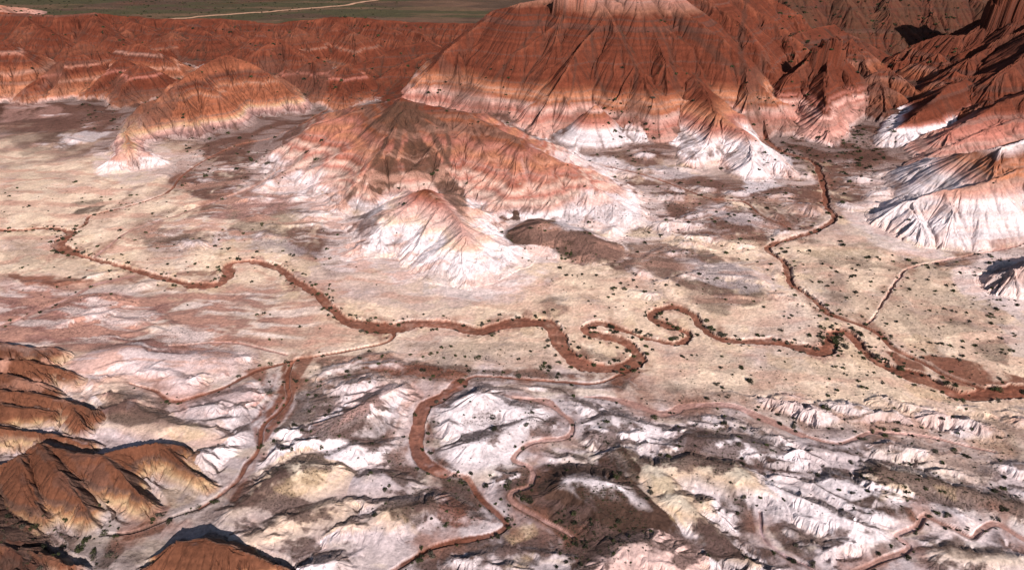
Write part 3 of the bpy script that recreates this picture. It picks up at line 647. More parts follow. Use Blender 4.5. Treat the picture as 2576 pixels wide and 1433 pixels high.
# brown gravel sheets
for pts, k in [
 ([(0,868),(150,900),(220,1000),(330,1085),(520,1120),(540,1200),(350,1330),(0,1340)],.0),([(1230,560),(1330,570),(1450,590),(1600,640),(1610,690),(1500,665),(1350,630),(1270,600)],.95),
 ([(1060,385),(1110,440),(1165,490),(1180,560),(1140,520),(1080,460),(1010,450),(940,495),(925,430),(1000,400)],.95),
 ([(930,330),(990,280),(960,360),(900,450),(850,500),(860,440)],.5),
 ([(1600,640),(1700,600),(1800,640),(1900,700),(1960,760),(1850,770),(1720,720),(1640,690)],.8),
 ([(1640,470),(1900,530),(2010,575),(1920,620),(1700,590),(1560,600)],.75),
 ([(1980,410),(2060,400),(2230,420),(2210,490),(2110,520),(2040,600),(1960,560),(2000,500)],.7),
 ([(440,410),(640,380),(760,340),(700,430),(640,480),(520,500),(430,480)],.8),
 ([(560,560),(680,500),(820,545),(930,570),(860,630),(760,640),(640,600)],.55),
 ([(880,510),(960,490),(980,540),(900,600),(860,590)],.8),
 ([(60,300),(300,260),(420,270),(300,320),(160,340),(20,330)],.7),
 ([(0,330),(150,330),(200,380),(60,390)],.4),
 ([(60,800),(250,770),(400,745),(410,790),(280,820),(130,845),(60,830)],.7),
 ([(250,850),(360,840),(330,860)],.5),
 ([(380,610),(470,600),(530,625),(420,640)],.5),
 ([(190,525),(270,515),(240,535),(170,545)],.8),
 ([(180,1010),(300,985),(430,1010),(400,1060),(330,1080),(230,1060)],.8),
 ([(780,905),(960,885),(1100,920),(1400,935),(1600,950),(1560,985),(1300,960),(1160,965),(1000,950),(860,960)],.85),
 ([(740,960),(880,930),(960,960),(860,1010),(800,1060),(730,1080),(690,1080),(740,1020)],.8),
 ([(860,1085),(950,1040),(1020,1060),(1030,1130),(900,1115),(830,1090)],.85),
 ([(950,1175),(1090,1165),(1085,1200),(1020,1225)],.85),
 ([(1120,1205),(1180,1205),(1230,1290),(1150,1300),(1110,1240)],.9),
 ([(980,1280),(1080,1245),(1110,1280),(1050,1330),(980,1320)],.9),
 ([(1090,1050),(1130,1080),(1120,1150),(1160,1190),(1080,1160),(1080,1080)],.9),
 ([(1300,1240),(1400,1215),(1540,1230),(1620,1290),(1640,1340),(1560,1350),(1500,1400),(1430,1440),(1400,1360),(1330,1290)],1.0),
 ([(1495,1160),(1560,1110),(1610,1180),(1610,1225),(1500,1215)],1.0),
 ([(1320,1060),(1380,1050),(1380,1100),(1330,1100)],.8),
 ([(1440,1030),(1560,1040),(1600,1070),(1500,1080)],.6),
 ([(1260,1180),(1330,1175),(1320,1225),(1270,1230)],.8),
 ([(1750,1322),(1817,1328),(1904,1378),(1957,1392),(1867,1440),(1800,1430)],.9),
 ([(1790,1218),(1857,1238),(1904,1258),(1900,1345),(1857,1348),(1817,1272)],.9),
 ([(1924,1328),(1984,1308),(2017,1355),(2070,1405),(2017,1422),(1967,1392)],.9),
 ([(2107,1265),(2184,1245),(2284,1272),(2310,1315),(2250,1300),(2177,1272)],.95),
 ([(1734,1172),(1900,1158),(2017,1165),(2117,1195),(2084,1220),(2017,1200),(1917,1178),(1867,1190)],.9),
 ([(1767,1045),(1950,1095),(2017,1155),(1917,1142),(1850,1095),(1767,1142),(1717,1148),(1730,1080)],.75),
 ([(1930,1000),(2080,1020),(2130,1060),(2060,1070),(1950,1045)],.6),
 ([(2150,1095),(2300,1100),(2450,1130),(2350,1150),(2200,1130)],.5),
 ([(2400,1340),(2480,1400),(2420,1420),(2350,1380)],.7),
 ([(2180,1380),(2250,1340),(2270,1390),(2200,1410)],.7),
 ([(2200,660),(2330,650),(2420,660),(2380,700),(2250,700)],.5),
 ([(2020,640),(2200,600),(2230,640),(2100,680)],.45),
 ([(2100,800),(2060,760),(2240,720),(2260,860),(2450,880),(2300,900)],.25),
 ([(1020,1400),(1180,1350),(1250,1365),(1220,1433),(1000,1440)],.85),
 ([(610,1215),(720,1170),(740,1210),(650,1270),(560,1290)],.9),
 ([(340,1330),(420,1310),(400,1350),(300,1370)],.9),
 ([(0,1230),(60,1290),(150,1330),(250,1340),(310,1390),(270,1433),(0,1433)],.75),
 ([(1230,1350),(1320,1330),(1400,1350),(1370,1420),(1250,1433)],.7),
 ([(2440,870),(2540,850),(2530,920),(2450,900)],.6),
 ([(2020,700),(2230,690),(2240,780),(2300,860),(2540,830),(2560,700),(2420,690)],.35),([(1960,640),(2080,660),(2180,740),(2080,770)],.3),([(1700,860),(2000,900),(2250,960),(2000,960),(1750,920)],.22),([(1000,860),(1380,860),(1400,930),(1100,900)],.25),([(20,600),(240,660),(300,700),(0,660)],.3),([(0,400),(200,440),(160,500),(0,480)],.2),
]:
    patch(pts, BRN, k, 11, gravel=1.0)
for pts in [[(1008,285),(985,330),(950,400),(905,470),(865,510)],[(1012,300),(1000,370),(975,440),(955,490)],[(1020,290),(1050,350),(1075,400),(1110,460)],
            [(1030,285),(1085,330),(1110,390),(1130,420)],[(1040,280),(1120,320),(1130,370),(1118,420)],[(1000,275),(940,310),(900,345)],[(1025,300),(1035,360),(1040,420)]]:
    streak(pts, 6, (.085,.043,.03), .85, .7)
for pts, hw in [([(1370,40),(1300,130),(1240,210)],4),([(1420,40),(1370,130),(1300,230),(1270,290)],5),([(1480,60),(1500,180),(1530,260)],4),([(1450,150),(1440,230),(1400,290)],4),
            ([(1560,80),(1600,180),(1590,280)],5),([(1640,60),(1680,120),(1700,200)],5),([(1700,40),(1790,130),(1860,190)],7),([(1880,-10),(1860,100),(1870,200)],7)]:
    streak(pts, hw*.7, (.055,.027,.02), .5, .6)
for pts in [[(1035,350),(1075,375),(1110,420),(1165,485),(1190,565),(1140,525),(1080,458),(1030,445),(1005,400)],[(955,400),(1000,370),(1012,450),(950,500),(925,475)],[(990,262),(1050,262),(1090,300),(1010,330),(950,300)]]:
    bx, m = dens_poly(pts, 9)
    if bx is not None: mixb(bx, smooth(.2, .7, m+.3*fl[bx]*m)*.8, (.085,.040,.026)); GRV[bx] = np.maximum(GRV[bx], m*.8)
# scattered dark brown blotches
pb = PED*smooth(-.30, .15, fbm(X, Y*1.3, 40, 5, 311, .6)+.25*fl)*(1-fgw)
mix(pb*.8, (.19,.105,.085)); GRV = np.maximum(GRV, pb*.8)
for pts in [[(100,155),(150,150),(190,255),(140,262)],[(285,215),(300,180),(335,215),(430,235),(420,245),(260,275)],[(430,115),(480,140),(520,175),(480,178)],
    [(620,145),(790,170),(860,150),(830,230),(800,270),(730,230)],[(180,275),(460,232),(420,290),(300,330),(100,320)],[(540,345),(640,300),(860,262),(880,285),(720,350),(560,420),(450,440),(480,390)],
    [(1090,130),(1180,190),(1280,320),(1200,290),(1120,240)],[(1380,350),(1410,352),(1470,285),(1450,275),(1420,310)],[(1540,285),(1600,250),(1620,330),(1580,340)],[(1870,180),(1935,110),(1910,300),(2050,410),(1980,420),(1880,320)],
    [(2150,150),(2250,230),(2210,330),(2250,400),(2120,430),(2030,400),(2130,340),(2175,250)],[(1560,250),(1620,230),(1640,290),(1590,330)],[(1900,280),(2000,300),(2060,400),(1960,380)]]:
    patch(pts, (.105,.047,.034), .9, 9, gravel=.8)
for pts in [[(430,470),(470,400),(560,340),(700,300),(760,330),(700,420),(600,480),(500,500)],[(0,330),(0,262),(150,262),(300,275),(420,300),(330,340),(200,335)],
    [(1190,260),(1290,320),(1400,370),(1520,395),(1620,420),(1700,470),(1800,500),(1900,520),(1980,580),(2060,580),(2080,500),(2040,420),(1990,440),(1850,470),(1720,430),(1620,400),(1560,385),(1400,375),(1260,300)],
    [(1560,430),(1700,480),(1900,560),(1960,620),(1800,620),(1640,560),(1580,490)],[(2060,400),(2240,400),(2260,460),(2180,520),(2120,540),(2080,480)],[(700,590),(860,540),(960,560),(900,640),(780,650)],[(520,480),(640,470),(740,520),(640,560),(500,550)]]:
    patch(pts, (.145,.070,.054), .85, 16, gravel=.8)
fb = fgw*smooth(-.05, .26, fbm(X+Y*.4, Y*1.6, 26, 6, 131, .62)+.12-.9*SL)*smooth(1, 5, VD+2*n2)*(1-.7*smooth(-60,-110,X))
mix(fb*.85, (.105,.062,.055)); GRV = np.maximum(GRV, fb)
midn = (1-fgw)*(1-bk)
bm = midn*smooth(.45, .85, fbm(X, Y*1.4, 34, 5, 141))*.6*(Hh < 1.5)
mix(bm, BRN); GRV = np.maximum(GRV, bm)
# mauve and white washes of clay
for pts, c, k in [
 ([(0,700),(200,735),(430,740),(420,800),(300,850),(0,870)], LPK, .6),
 ([(700,680),(900,640),(1040,640),(1160,730),(1300,740),(1420,690),(1300,770),(1050,780),(850,750)], (.50,.36,.33), .65),
 ([(1070,690),(1280,690),(1330,730),(1200,760),(1060,740)], (.55,.46,.44), .8),
 ([(430,620),(560,590),(700,590),(820,640),(700,640)], GRY, .5),
 ([(640,470),(760,430),(830,440),(760,490),(660,490)], WHT, .8),
 ([(650,480),(720,490),(820,520),(640,540),(560,580),(500,570),(560,520)], LPK, .6),
 ([(1340,370),(1500,390),(1600,430),(1540,430),(1400,400)], WHT, .9),
 ([(1560,430),(1700,410),(1760,440),(1640,460)], WHT, .5),
 ([(1830,400),(1900,350),(1990,400),(1960,470),(1880,490)], WHT, .9),
 ([(1700,650),(1850,660),(1960,700),(1990,730),(1850,740),(1740,700)], GRY, .6),
 ([(1480,480),(1600,500),(1630,560),(1500,580),(1370,580)], WHT, .8),
 ([(1500,590),(1700,620),(1900,630),(1960,620),(1800,600),(1600,580)], CRM, .8),
 ([(1750,520),(1870,540),(1960,570),(1860,570)], GRY, .7),
 ([(2130,560),(2230,540),(2330,620),(2480,610),(2400,640),(2180,620)], (.56,.45,.41), .9),
 ([(2450,640),(2576,630),(2576,800),(2480,740)], (.54,.43,.40), .9),
 ([(2520,820),(2600,780),(2600,900),(2540,900)], GRY, .5),
 ([(180,900),(400,870),(640,890),(640,930),(520,990),(420,1000),(250,950)], (.60,.46,.45), .6),
 ([(460,1000),(640,960),(650,1050),(560,1090),(470,1070)], GRY, .6),
 ([(880,960),(1040,970),(1090,1000),(960,1020),(850,1070)], LPK, .5),
 ([(1120,1000),(1300,990),(1400,1040),(1300,1100),(1150,1150),(1110,1080)], WHT, .8),
 ([(0,260),(120,250),(140,290),(0,310)], LPK, .35),
 ([(160,340),(300,330),(230,360),(130,365)], WHT, .6),
 ([(240,440),(330,400),(500,380),(560,410),(430,450),(300,470)], (.56,.42,.38), .7),
]:
    patch(pts, c, k, 16)
fan = smooth(.0, .13, AP+.06*n1)*(Hh < 2.5)*(1-fgw)*(1-.75*bk)*smooth(-.5, .35, fls+.5*n1+.15)
mix(fan*.85, (.64,.51,.49)); GRV *= (1-.7*fan)
# bare white ribs on the low ground, gravel between them
wr = smooth(.10, .24, SL+.03*n1)*smooth(.9, .3, GUL+.3*n2)*(1-bk)*smooth(.5, .1, Hh)*(1-.6*wash_m)
pedm = smooth(.3, 1.2, Hh)*(HID < 0)
mix(wr*.15, WHT)
wht = pedm*smooth(.16, .34, SL+.05*n1)*smooth(-.4, .5, n1+.6*fl+.2)
mix(wht*(.55+.35*fgw), WHT); GRV *= (1-.8*wht)
br2 = pedm*(1-smooth(.06, .2, SL))*smooth(-.3, .3, fl+.2)*.6
mix(br2, (.22,.135,.115)); GRV = np.maximum(GRV, br2)
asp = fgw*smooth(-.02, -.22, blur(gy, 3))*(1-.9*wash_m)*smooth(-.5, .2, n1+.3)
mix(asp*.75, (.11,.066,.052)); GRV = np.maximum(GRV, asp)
# yellow clays
left = smooth(-50, -110, X+.2*(Y-240))*smooth(200, 215, Y)*smooth(272, 248, Y)
mix(left*smooth(-.6, .2, fls)*.85, (.25,.115,.10)); mix(left*smooth(.0, .5, -fls)*.7, (.62,.50,.48))
stk = np.abs(fls)
mix((1-fgw)*(1-bk)*smooth(.05, .5, fls+.25*n1)*(.35+.3*smooth(40, -120, X)), (.50,.27,.205))
mix(PED*(HID < 0)*(1-fgw)*smooth(.16, .03, stk)*smooth(-.2, .4, n1)*.6, (.66,.54,.50))
for pts, k in [([(545,610),(600,600),(655,620),(640,635),(560,640)],.7),([(600,640),(560,650),(540,640)],.5),([(270,640),(330,632),(340,650),(280,655)],.5),
 ([(700,1230),(790,1180),(850,1180),(830,1220),(740,1250)],.8),([(420,1080),(500,1060),(520,1090),(440,1120)],.8),
 ([(1240,1340),(1330,1320),(1340,1345),(1280,1370)],.8),([(1630,1200),(1690,1200),(1700,1240),(1640,1250)],.75),([(1670,1280),(1720,1290),(1740,1330),(1690,1310)],.8),
 ([(2200,1230),(2270,1225),(2280,1250),(2210,1250)],.7),([(2340,1215),(2400,1230),(2400,1260),(2350,1240)],.7),([(2260,960),(2350,985),(2400,1020),(2300,1000)],.7),
 ([(1930,890),(2020,900),(2010,930),(1940,915)],.5),([(2120,880),(2180,870),(2250,940),(2180,930)],.5),([(2220,830),(2340,850),(2360,890),(2250,870)],.45),
 ([(1090,640),(1130,600),(1200,610),(1190,640)],.4),([(1230,600),(1270,610),(1280,640),(1240,640)],.4),([(300,320),(390,330),(380,350),(310,350)],.5),
 ([(980,540),(1010,550),(1000,570),(975,560)],.6),([(1050,560),(1090,550),(1090,575)],.5),([(380,1250),(500,1200),(520,1250),(430,1290)],.5),
 ([(1020,1290),(1060,1340),(900,1350),(930,1300)],.4),([(1290,1400),(1330,1395),(1320,1433),(1250,1433)],.6),([(1980,620),(2150,620),(2200,640),(2050,650)],.35),([(2380,1090),(2500,1100),(2560,1150),(2450,1130)],.3)]:
    patch(pts, YEL, k*.6, 12)
# red soil
for pts, k in [([(20,693),(160,692),(250,705),(150,722),(70,720)],.8),([(600,935),(790,900),(740,960),(735,1010),(690,1080),(640,1140),(625,1060),(660,1000),(640,960)],.8),([(700,905),(745,950),(735,1010),(680,1080),(640,1090),(645,1010),(680,950)],.75),([(2220,880),(2300,890),(2450,910),(2600,960),(2600,1000),(2420,1005),(2330,960),(2260,930)],.9),
 ([(900,925),(1050,915),(1180,940),(1150,955),(1000,945)],.7),([(1400,940),(1640,930),(1560,970),(1440,965)],.6),([(600,1270),(560,1250),(640,1180),(640,1140)],.4),
 ([(1110,1240),(1230,1290),(1270,1320),(1150,1330),(1100,1300)],.6),([(1080,1050),(1100,1100),(1110,1150),(1070,1120)],.7),
 ([(1880,510),(1760,500),(1640,460),(1720,480)],.5),([(430,690),(500,680),(560,690),(480,700)],.7),([(330,705),(470,725),(430,735)],.6)]:
    patch(pts, WSH, k, 8, gravel=.3)
# pale bank clay, then the wash beds themselves
stain = smooth(8, -.5, VD+n1*6+n2*1.6+1.5)*smooth(-.5, .4, fl+.4*n_w)*(1-.6*smooth(900, 1000, Y))
mix(stain*.75*(Hh < 3), (.25,.11,.075))
pale = smooth(-.3, 1.2, VD)*(1-smooth(3, 13, VD+n1*7))*(WDEP > 1.2)*smooth(150, 80, np.abs(Y-300))*smooth(.0, .5, n_w+.6*fl)
mix(pale*.6, (.72,.53,.37))
for wi, (nm, hw, dep, c, pts) in enumerate(WASH):
    m = wash_m*(WC == wi)
    m = smooth(.45, .9, m+.12*n2)
    m *= (.93-.25*smooth(0, .7, n2*.6+n1*.5))
    cc = np.array(c, f32)*(.60+.86*(.6*noise1(VD*1.3+n1*1.6, 3)+.4*noise1(VD*.5+n1, 9)))[..., None]*(1, 1.06, 1.12)
    bar = smooth(.15, .45, fls+.35*n_w+.2*n2)[..., None]*f32(.5)
    cc = cc*(1-bar)+np.array(c, f32)*np.array((1.9, 2.3, 2.7), f32)*bar
    A[:] = A*(1-m[..., None])+cc.astype(f32)*m[..., None]
    GRV *= (1-.7*m)
# far plain
pl = smooth(800, 880, Y+n1*12)*(Hh < 2.5)
mix(pl, PLN); mix(pl*smooth(-.15, .15, fbm(X*.35, Y*.9, 140, 6, 151, .62)+(-X-330)*.0012)*.85, (.062,.056,.026)); mix(pl*smooth(.1, .5, fbm(X*.3, Y*1.2, 60, 5, 171))*.5, (.19,.10,.065)); mix(pl*smooth(.25, .7, fbm(X*.3, Y, 120, 3, 161))*.6, RED)
# brush covered slope at the top right
gi = [i for i, h in enumerate(HILLS) if h['name'] == 'green_slope'][0]
gsl = (HID == gi)*smooth(.9, .2, GUL+.35*n1-.2)
mix(gsl*.5, OLV)
A *= (1+.13*n1+.12*n2+.16*fbm(X, Y, 1.3, 3, 601, .65)*smooth(420, 300, Y))[..., None]
GRV = np.clip(GRV, 0, 1)
A = np.clip(A, .01, .9)
print('colour done')

# ------------------------------------------------------------------ materials
def ground_material():
    m = bpy.data.materials.new('clay'); m.use_nodes = True; t = m.node_tree; N = t.nodes; L = t.links; N.clear()
    o = N.new('ShaderNodeOutputMaterial'); b = N.new('ShaderNodeBsdfPrincipled'); L.new(b.outputs[0], o.inputs[0])
    b.inputs['Roughness'].default_value = .95; b.inputs['Specular IOR Level'].default_value = .12
    at_ = N.new('ShaderNodeAttribute'); at_.attribute_name = 'Col'
    geo = N.new('ShaderNodeNewGeometry')
    def noise(scale, det, rough=.6):
        n = N.new('ShaderNodeTexNoise'); n.inputs['Scale'].default_value = scale; n.inputs['Detail'].default_value = det
        n.inputs['Roughness'].default_value = rough; L.new(geo.outputs['Position'], n.inputs['Vector']); return n
    a = noise(.9, 6, .7); c = noise(1.5, 5, .75)
    mr = N.new('ShaderNodeMapRange'); mr.inputs[1].default_value = .3; mr.inputs[2].default_value = .7; mr.inputs[3].default_value = .72; mr.inputs[4].default_value = 1.24
    L.new(a.outputs[0], mr.inputs[0])
    mul = N.new('ShaderNodeVectorMath'); mul.operation = 'SCALE'; L.new(at_.outputs['Color'], mul.inputs[0]); L.new(mr.outputs[0], mul.inputs['Scale'])
    # gravel specks
    sp = N.new('ShaderNodeMapRange'); sp.inputs[1].default_value = .52; sp.inputs[2].default_value = .60; sp.inputs[3].default_value = 0; sp.inputs[4].default_value = .8
    L.new(c.outputs[0], sp.inputs[0])
    g = N.new('ShaderNodeMath'); g.operation = 'MULTIPLY'; L.new(sp.outputs[0], g.inputs[0]); L.new(at_.outputs['Alpha'], g.inputs[1])
    mx = N.new('ShaderNodeMix'); mx.data_type = 'RGBA'; L.new(g.outputs[0], mx.inputs[0]); L.new(mul.outputs[0], mx.inputs[6]); mx.inputs[7].default_value = (.045,.03,.022,1)
    L.new(mx.outputs[2], b.inputs['Base Color'])
    bp = N.new('ShaderNodeBump'); bp.inputs['Strength'].default_value = .8; bp.inputs['Distance'].default_value = .5
    L.new(a.outputs[0], bp.inputs['Height']); L.new(bp.outputs[0], b.inputs['Normal'])
    return m
MG = ground_material()
def simple(name, c, rough=.9, var=.35, scale=3.0):
    m = bpy.data.materials.new(name); m.use_nodes = True; t = m.node_tree; b = t.nodes['Principled BSDF']
    b.inputs['Roughness'].default_value = rough; b.inputs['Specular IOR Level'].default_value = .15
    n = t.nodes.new('ShaderNodeTexNoise'); n.inputs['Scale'].default_value = scale
    g = t.nodes.new('ShaderNodeNewGeometry'); t.links.new(g.outputs['Position'], n.inputs['Vector'])
    r = t.nodes.new('ShaderNodeValToRGB'); t.links.new(n.outputs[0], r.inputs[0]); t.links.new(r.outputs[0], b.inputs['Base Color'])
    r.color_ramp.elements[0].position = .35; r.color_ramp.elements[1].position = .65
    r.color_ramp.elements[0].color = tuple(v*(1-var) for v in c)+(1,); r.color_ramp.elements[1].color = tuple(v*(1+var) for v in c)+(1,)
    return m
M_SH = [simple('shrub_green', (.035,.038,.016), var=.5), simple('shrub_dark', (.022,.022,.013), var=.5), simple('shrub_grey', (.07,.06,.045), var=.4)]
M_WD = simple('wood', (.09,.06,.04)); M_RD = simple('road_dirt', (.45,.26,.17), var=.15, scale=.3); M_RK = simple('rock', (.30,.17,.14))

def props(o, label=None, cat=None, group=None, kind=None):
    for k, v in (('label', label), ('category', cat), ('group', group), ('kind', kind)):
        if v: o[k] = v
    return o

# ------------------------------------------------------------------ terrain meshes: one object for each hill, the wash beds, the plain and the flats
fid = HID[:-1, :-1].copy()
big = np.array([h['zmax'] for h in HILLS])
fid[(Hh[:-1, :-1] < 1.2)] = -1
WF = (wash_m[:-1, :-1] > .6) & (WC[:-1, :-1] >= 0)
fid[WF] = -2
fid[(Y[:-1, :-1] > 830) & (fid == -1)] = -3
VID = np.arange(R*NC).reshape(R, NC)
CO = np.stack([X, Y, Z], -1).reshape(-1, 3).astype(f32)
CA = np.concatenate([A, GRV[..., None]], -1).reshape(-1, 4).astype(f32)
def emit(name, mask, label, cat, kind='structure', group=None):
    ii = np.where(mask.ravel())[0]
    if len(ii) == 0: return
    rr = ii//(NC-1); cc = ii%(NC-1); v0 = rr*NC+cc
    q = np.stack([v0, v0+1, v0+NC+1, v0+NC], 1)
    u, inv = np.unique(q.ravel(), return_inverse=True); n = len(q)
    me = bpy.data.meshes.new(name)
    me.vertices.add(len(u)); me.vertices.foreach_set('co', CO[u].ravel())
    me.loops.add(4*n); me.loops.foreach_set('vertex_index', inv.ravel().astype(np.int32))
    me.polygons.add(n); me.polygons.foreach_set('loop_start', np.arange(0, 4*n, 4, dtype=np.int32))
    me.update(calc_edges=True)
    ca = me.attributes.new('Col', 'FLOAT_COLOR', 'POINT'); ca.data.foreach_set('color', CA[u].ravel())
    me.polygons.foreach_set('use_smooth', np.zeros(n, bool)); me.materials.append(MG)
    o = bpy.data.objects.new(name, me); COL.objects.link(o)
    return props(o, label, cat, group, kind)
emit('ground', fid == -1, 'cream clay flats and gravel slopes between the hills', 'ground')
emit('dry_riverbed', fid == -2, 'winding dry red stream bed cut into the pale flats', 'riverbed')
emit('plain', fid == -3, 'far brush covered plain behind the red scarp', 'plain')
for i, h in enumerate(HILLS):
    emit(h['name'], fid == i, h['label'], 'hill' if h['name'] not in ('mesa','butte','scarp') else h['name'])
del CO, CA
print('terrain emitted', R, NC)

# ------------------------------------------------------------------ dirt road on the far plain
def road():
    pts = [at(x, y) for x, y in [(300,60),(423,49),(520,42),(640,33),(760,23),(859,15),(949,1),(1100,-22),(1300,-50)]]
    bm = bmesh.new(); prev = None; P = []
    for a, b in zip(pts[:-1], pts[1:]):
        for t in np.linspace(0, 1, 24, endpoint=False): P.append((a[0]+(b[0]-a[0])*t, a[1]+(b[1]-a[1])*t))
    for i in range(len(P)-1):
        dx, dy = P[i+1][0]-P[i][0], P[i+1][1]-P[i][1]; L = math.hypot(dx, dy); nx, ny = -dy/L*4.5, dx/L*4.5
        a = P[i]; za = max(float(lookup(Z, a[0]+nx*k, a[1]+ny*k)) for k in (-1, 0, 1))+.15
        v = [bm.verts.new((a[0]+nx, a[1]+ny, za)), bm.verts.new((a[0]-nx, a[1]-ny, za))]
        if prev: bm.faces.new((prev[0], prev[1], v[1], v[0]))
        prev = v
    me = bpy.data.meshes.new('dirt_road'); bm.to_mesh(me); me.materials.append(M_RD)
    o = bpy.data.objects.new('dirt_road', me); COL.objects.link(o)
    props(o, 'pale dirt road crossing the far plain', 'road', kind='structure')
road()

def cyl(bm, p0, p1, r0, r1, n=7):
    p0, p1 = Vector(p0), Vector(p1); d = (p1-p0).normalized(); s = d.orthogonal().normalized(); t = d.cross(s)
    A_ = [bm.verts.new(p0+(s*math.cos(k)+t*math.sin(k))*r0) for k in [2*math.pi*i/n for i in range(n)]]
    B_ = [bm.verts.new(p1+(s*math.cos(k)+t*math.sin(k))*r1) for k in [2*math.pi*i/n for i in range(n)]]
    for i in range(n): bm.faces.new((A_[i], A_[(i+1)%n], B_[(i+1)%n], B_[i]))
    bm.faces.new(B_); bm.faces.new(A_[::-1])
def mesh_of(name, bm, mat, parent=None):
    me = bpy.data.meshes.new(name); bm.to_mesh(me); bm.free(); me.materials.append(mat)
    o = bpy.data.objects.new(name, me); COL.objects.link(o); o.parent = parent; return o
for px, py, lb in [(258,32,'left of two thin utility poles on the green far plain'),(460,25,'right of two thin utility poles on the far plain, just above the dirt road')]:
    x, y = hit(px, py); x, y = float(x[0]), float(y[0])
    r = bpy.data.objects.new('utility_pole', None); COL.objects.link(r); r.location = (x, y, float(lookup(Z, x, y))-.3)
    props(r, lb, 'utility pole', 'utility poles across the far plain')
    bm = bmesh.new(); cyl(bm, (0,0,0), (0,0,11), .22, .14); mesh_of('pole', bm, M_WD, r)
    bm = bmesh.new(); cyl(bm, (-1.4,0,10.2), (1.4,0,10.2), .1, .1, 5)
    for k in (-1.2, 0, 1.2): cyl(bm, (k,0,10.25), (k,0,10.55), .07, .04, 5)
    mesh_of('crossarm', bm, M_WD, r)

# ------------------------------------------------------------------ shrubs
rnd = random.Random(7)
def foliage_bm(nclump, nleaf, leaf, seed, flat=.6):
    rg = random.Random(seed); bm = bmesh.new()
    for c in range(nclump):
        a = rg.random()*6.283; rr = .72*math.sqrt(rg.random()); cxx, cyy = rr*math.cos(a), rr*math.sin(a)
        cz = flat*(.35+.45*rg.random())*(1.1-rr); cr = .28+.22*rg.random()
        for k in range(nleaf):
            v = Vector((rg.gauss(0, 1), rg.gauss(0, 1), rg.gauss(0, .8))).normalized()*cr*(.55+.5*rg.random())
            p = Vector((cxx, cyy, cz))+v; p.z = max(p.z, .02)
            n = (v.normalized()+Vector((rg.uniform(-.6,.6), rg.uniform(-.6,.6), rg.uniform(-.2,.7)))).normalized()
            s = n.orthogonal().normalized(); t = n.cross(s); ang = rg.random()*6.28
            s, t = s*math.cos(ang)+t*math.sin(ang), t*math.cos(ang)-s*math.sin(ang); l = leaf*(.7+.7*rg.random())
            vs = [bm.verts.new(p+s*l*.55), bm.verts.new(p+t*l), bm.verts.new(p-s*l*.55), bm.verts.new(p-t*l*.8)]
            bm.faces.new(vs)
    return bm
FOL = []; STEM = []
for i in range(9):
    bm = foliage_bm(9 if i % 3 else 5, 34, .13, 50+i, .62 if i % 3 else .8); me = bpy.data.meshes.new('foliage'); bm.to_mesh(me); bm.free(); me.materials.append(M_SH[(0,1,0,1,2,0,0,1,2)[i]]); FOL.append(me)
    bm = bmesh.new(); rg = random.Random(i)
    for k in range(5):
        a = rg.random()*6.28; cyl(bm, (0,0,-.15), (.45*math.cos(a), .45*math.sin(a), .3+.15*rg.random()), .05, .02, 5)
    me = bpy.data.meshes.new('stem'); bm.to_mesh(me); bm.free(); me.materials.append(M_WD); STEM.append(me)

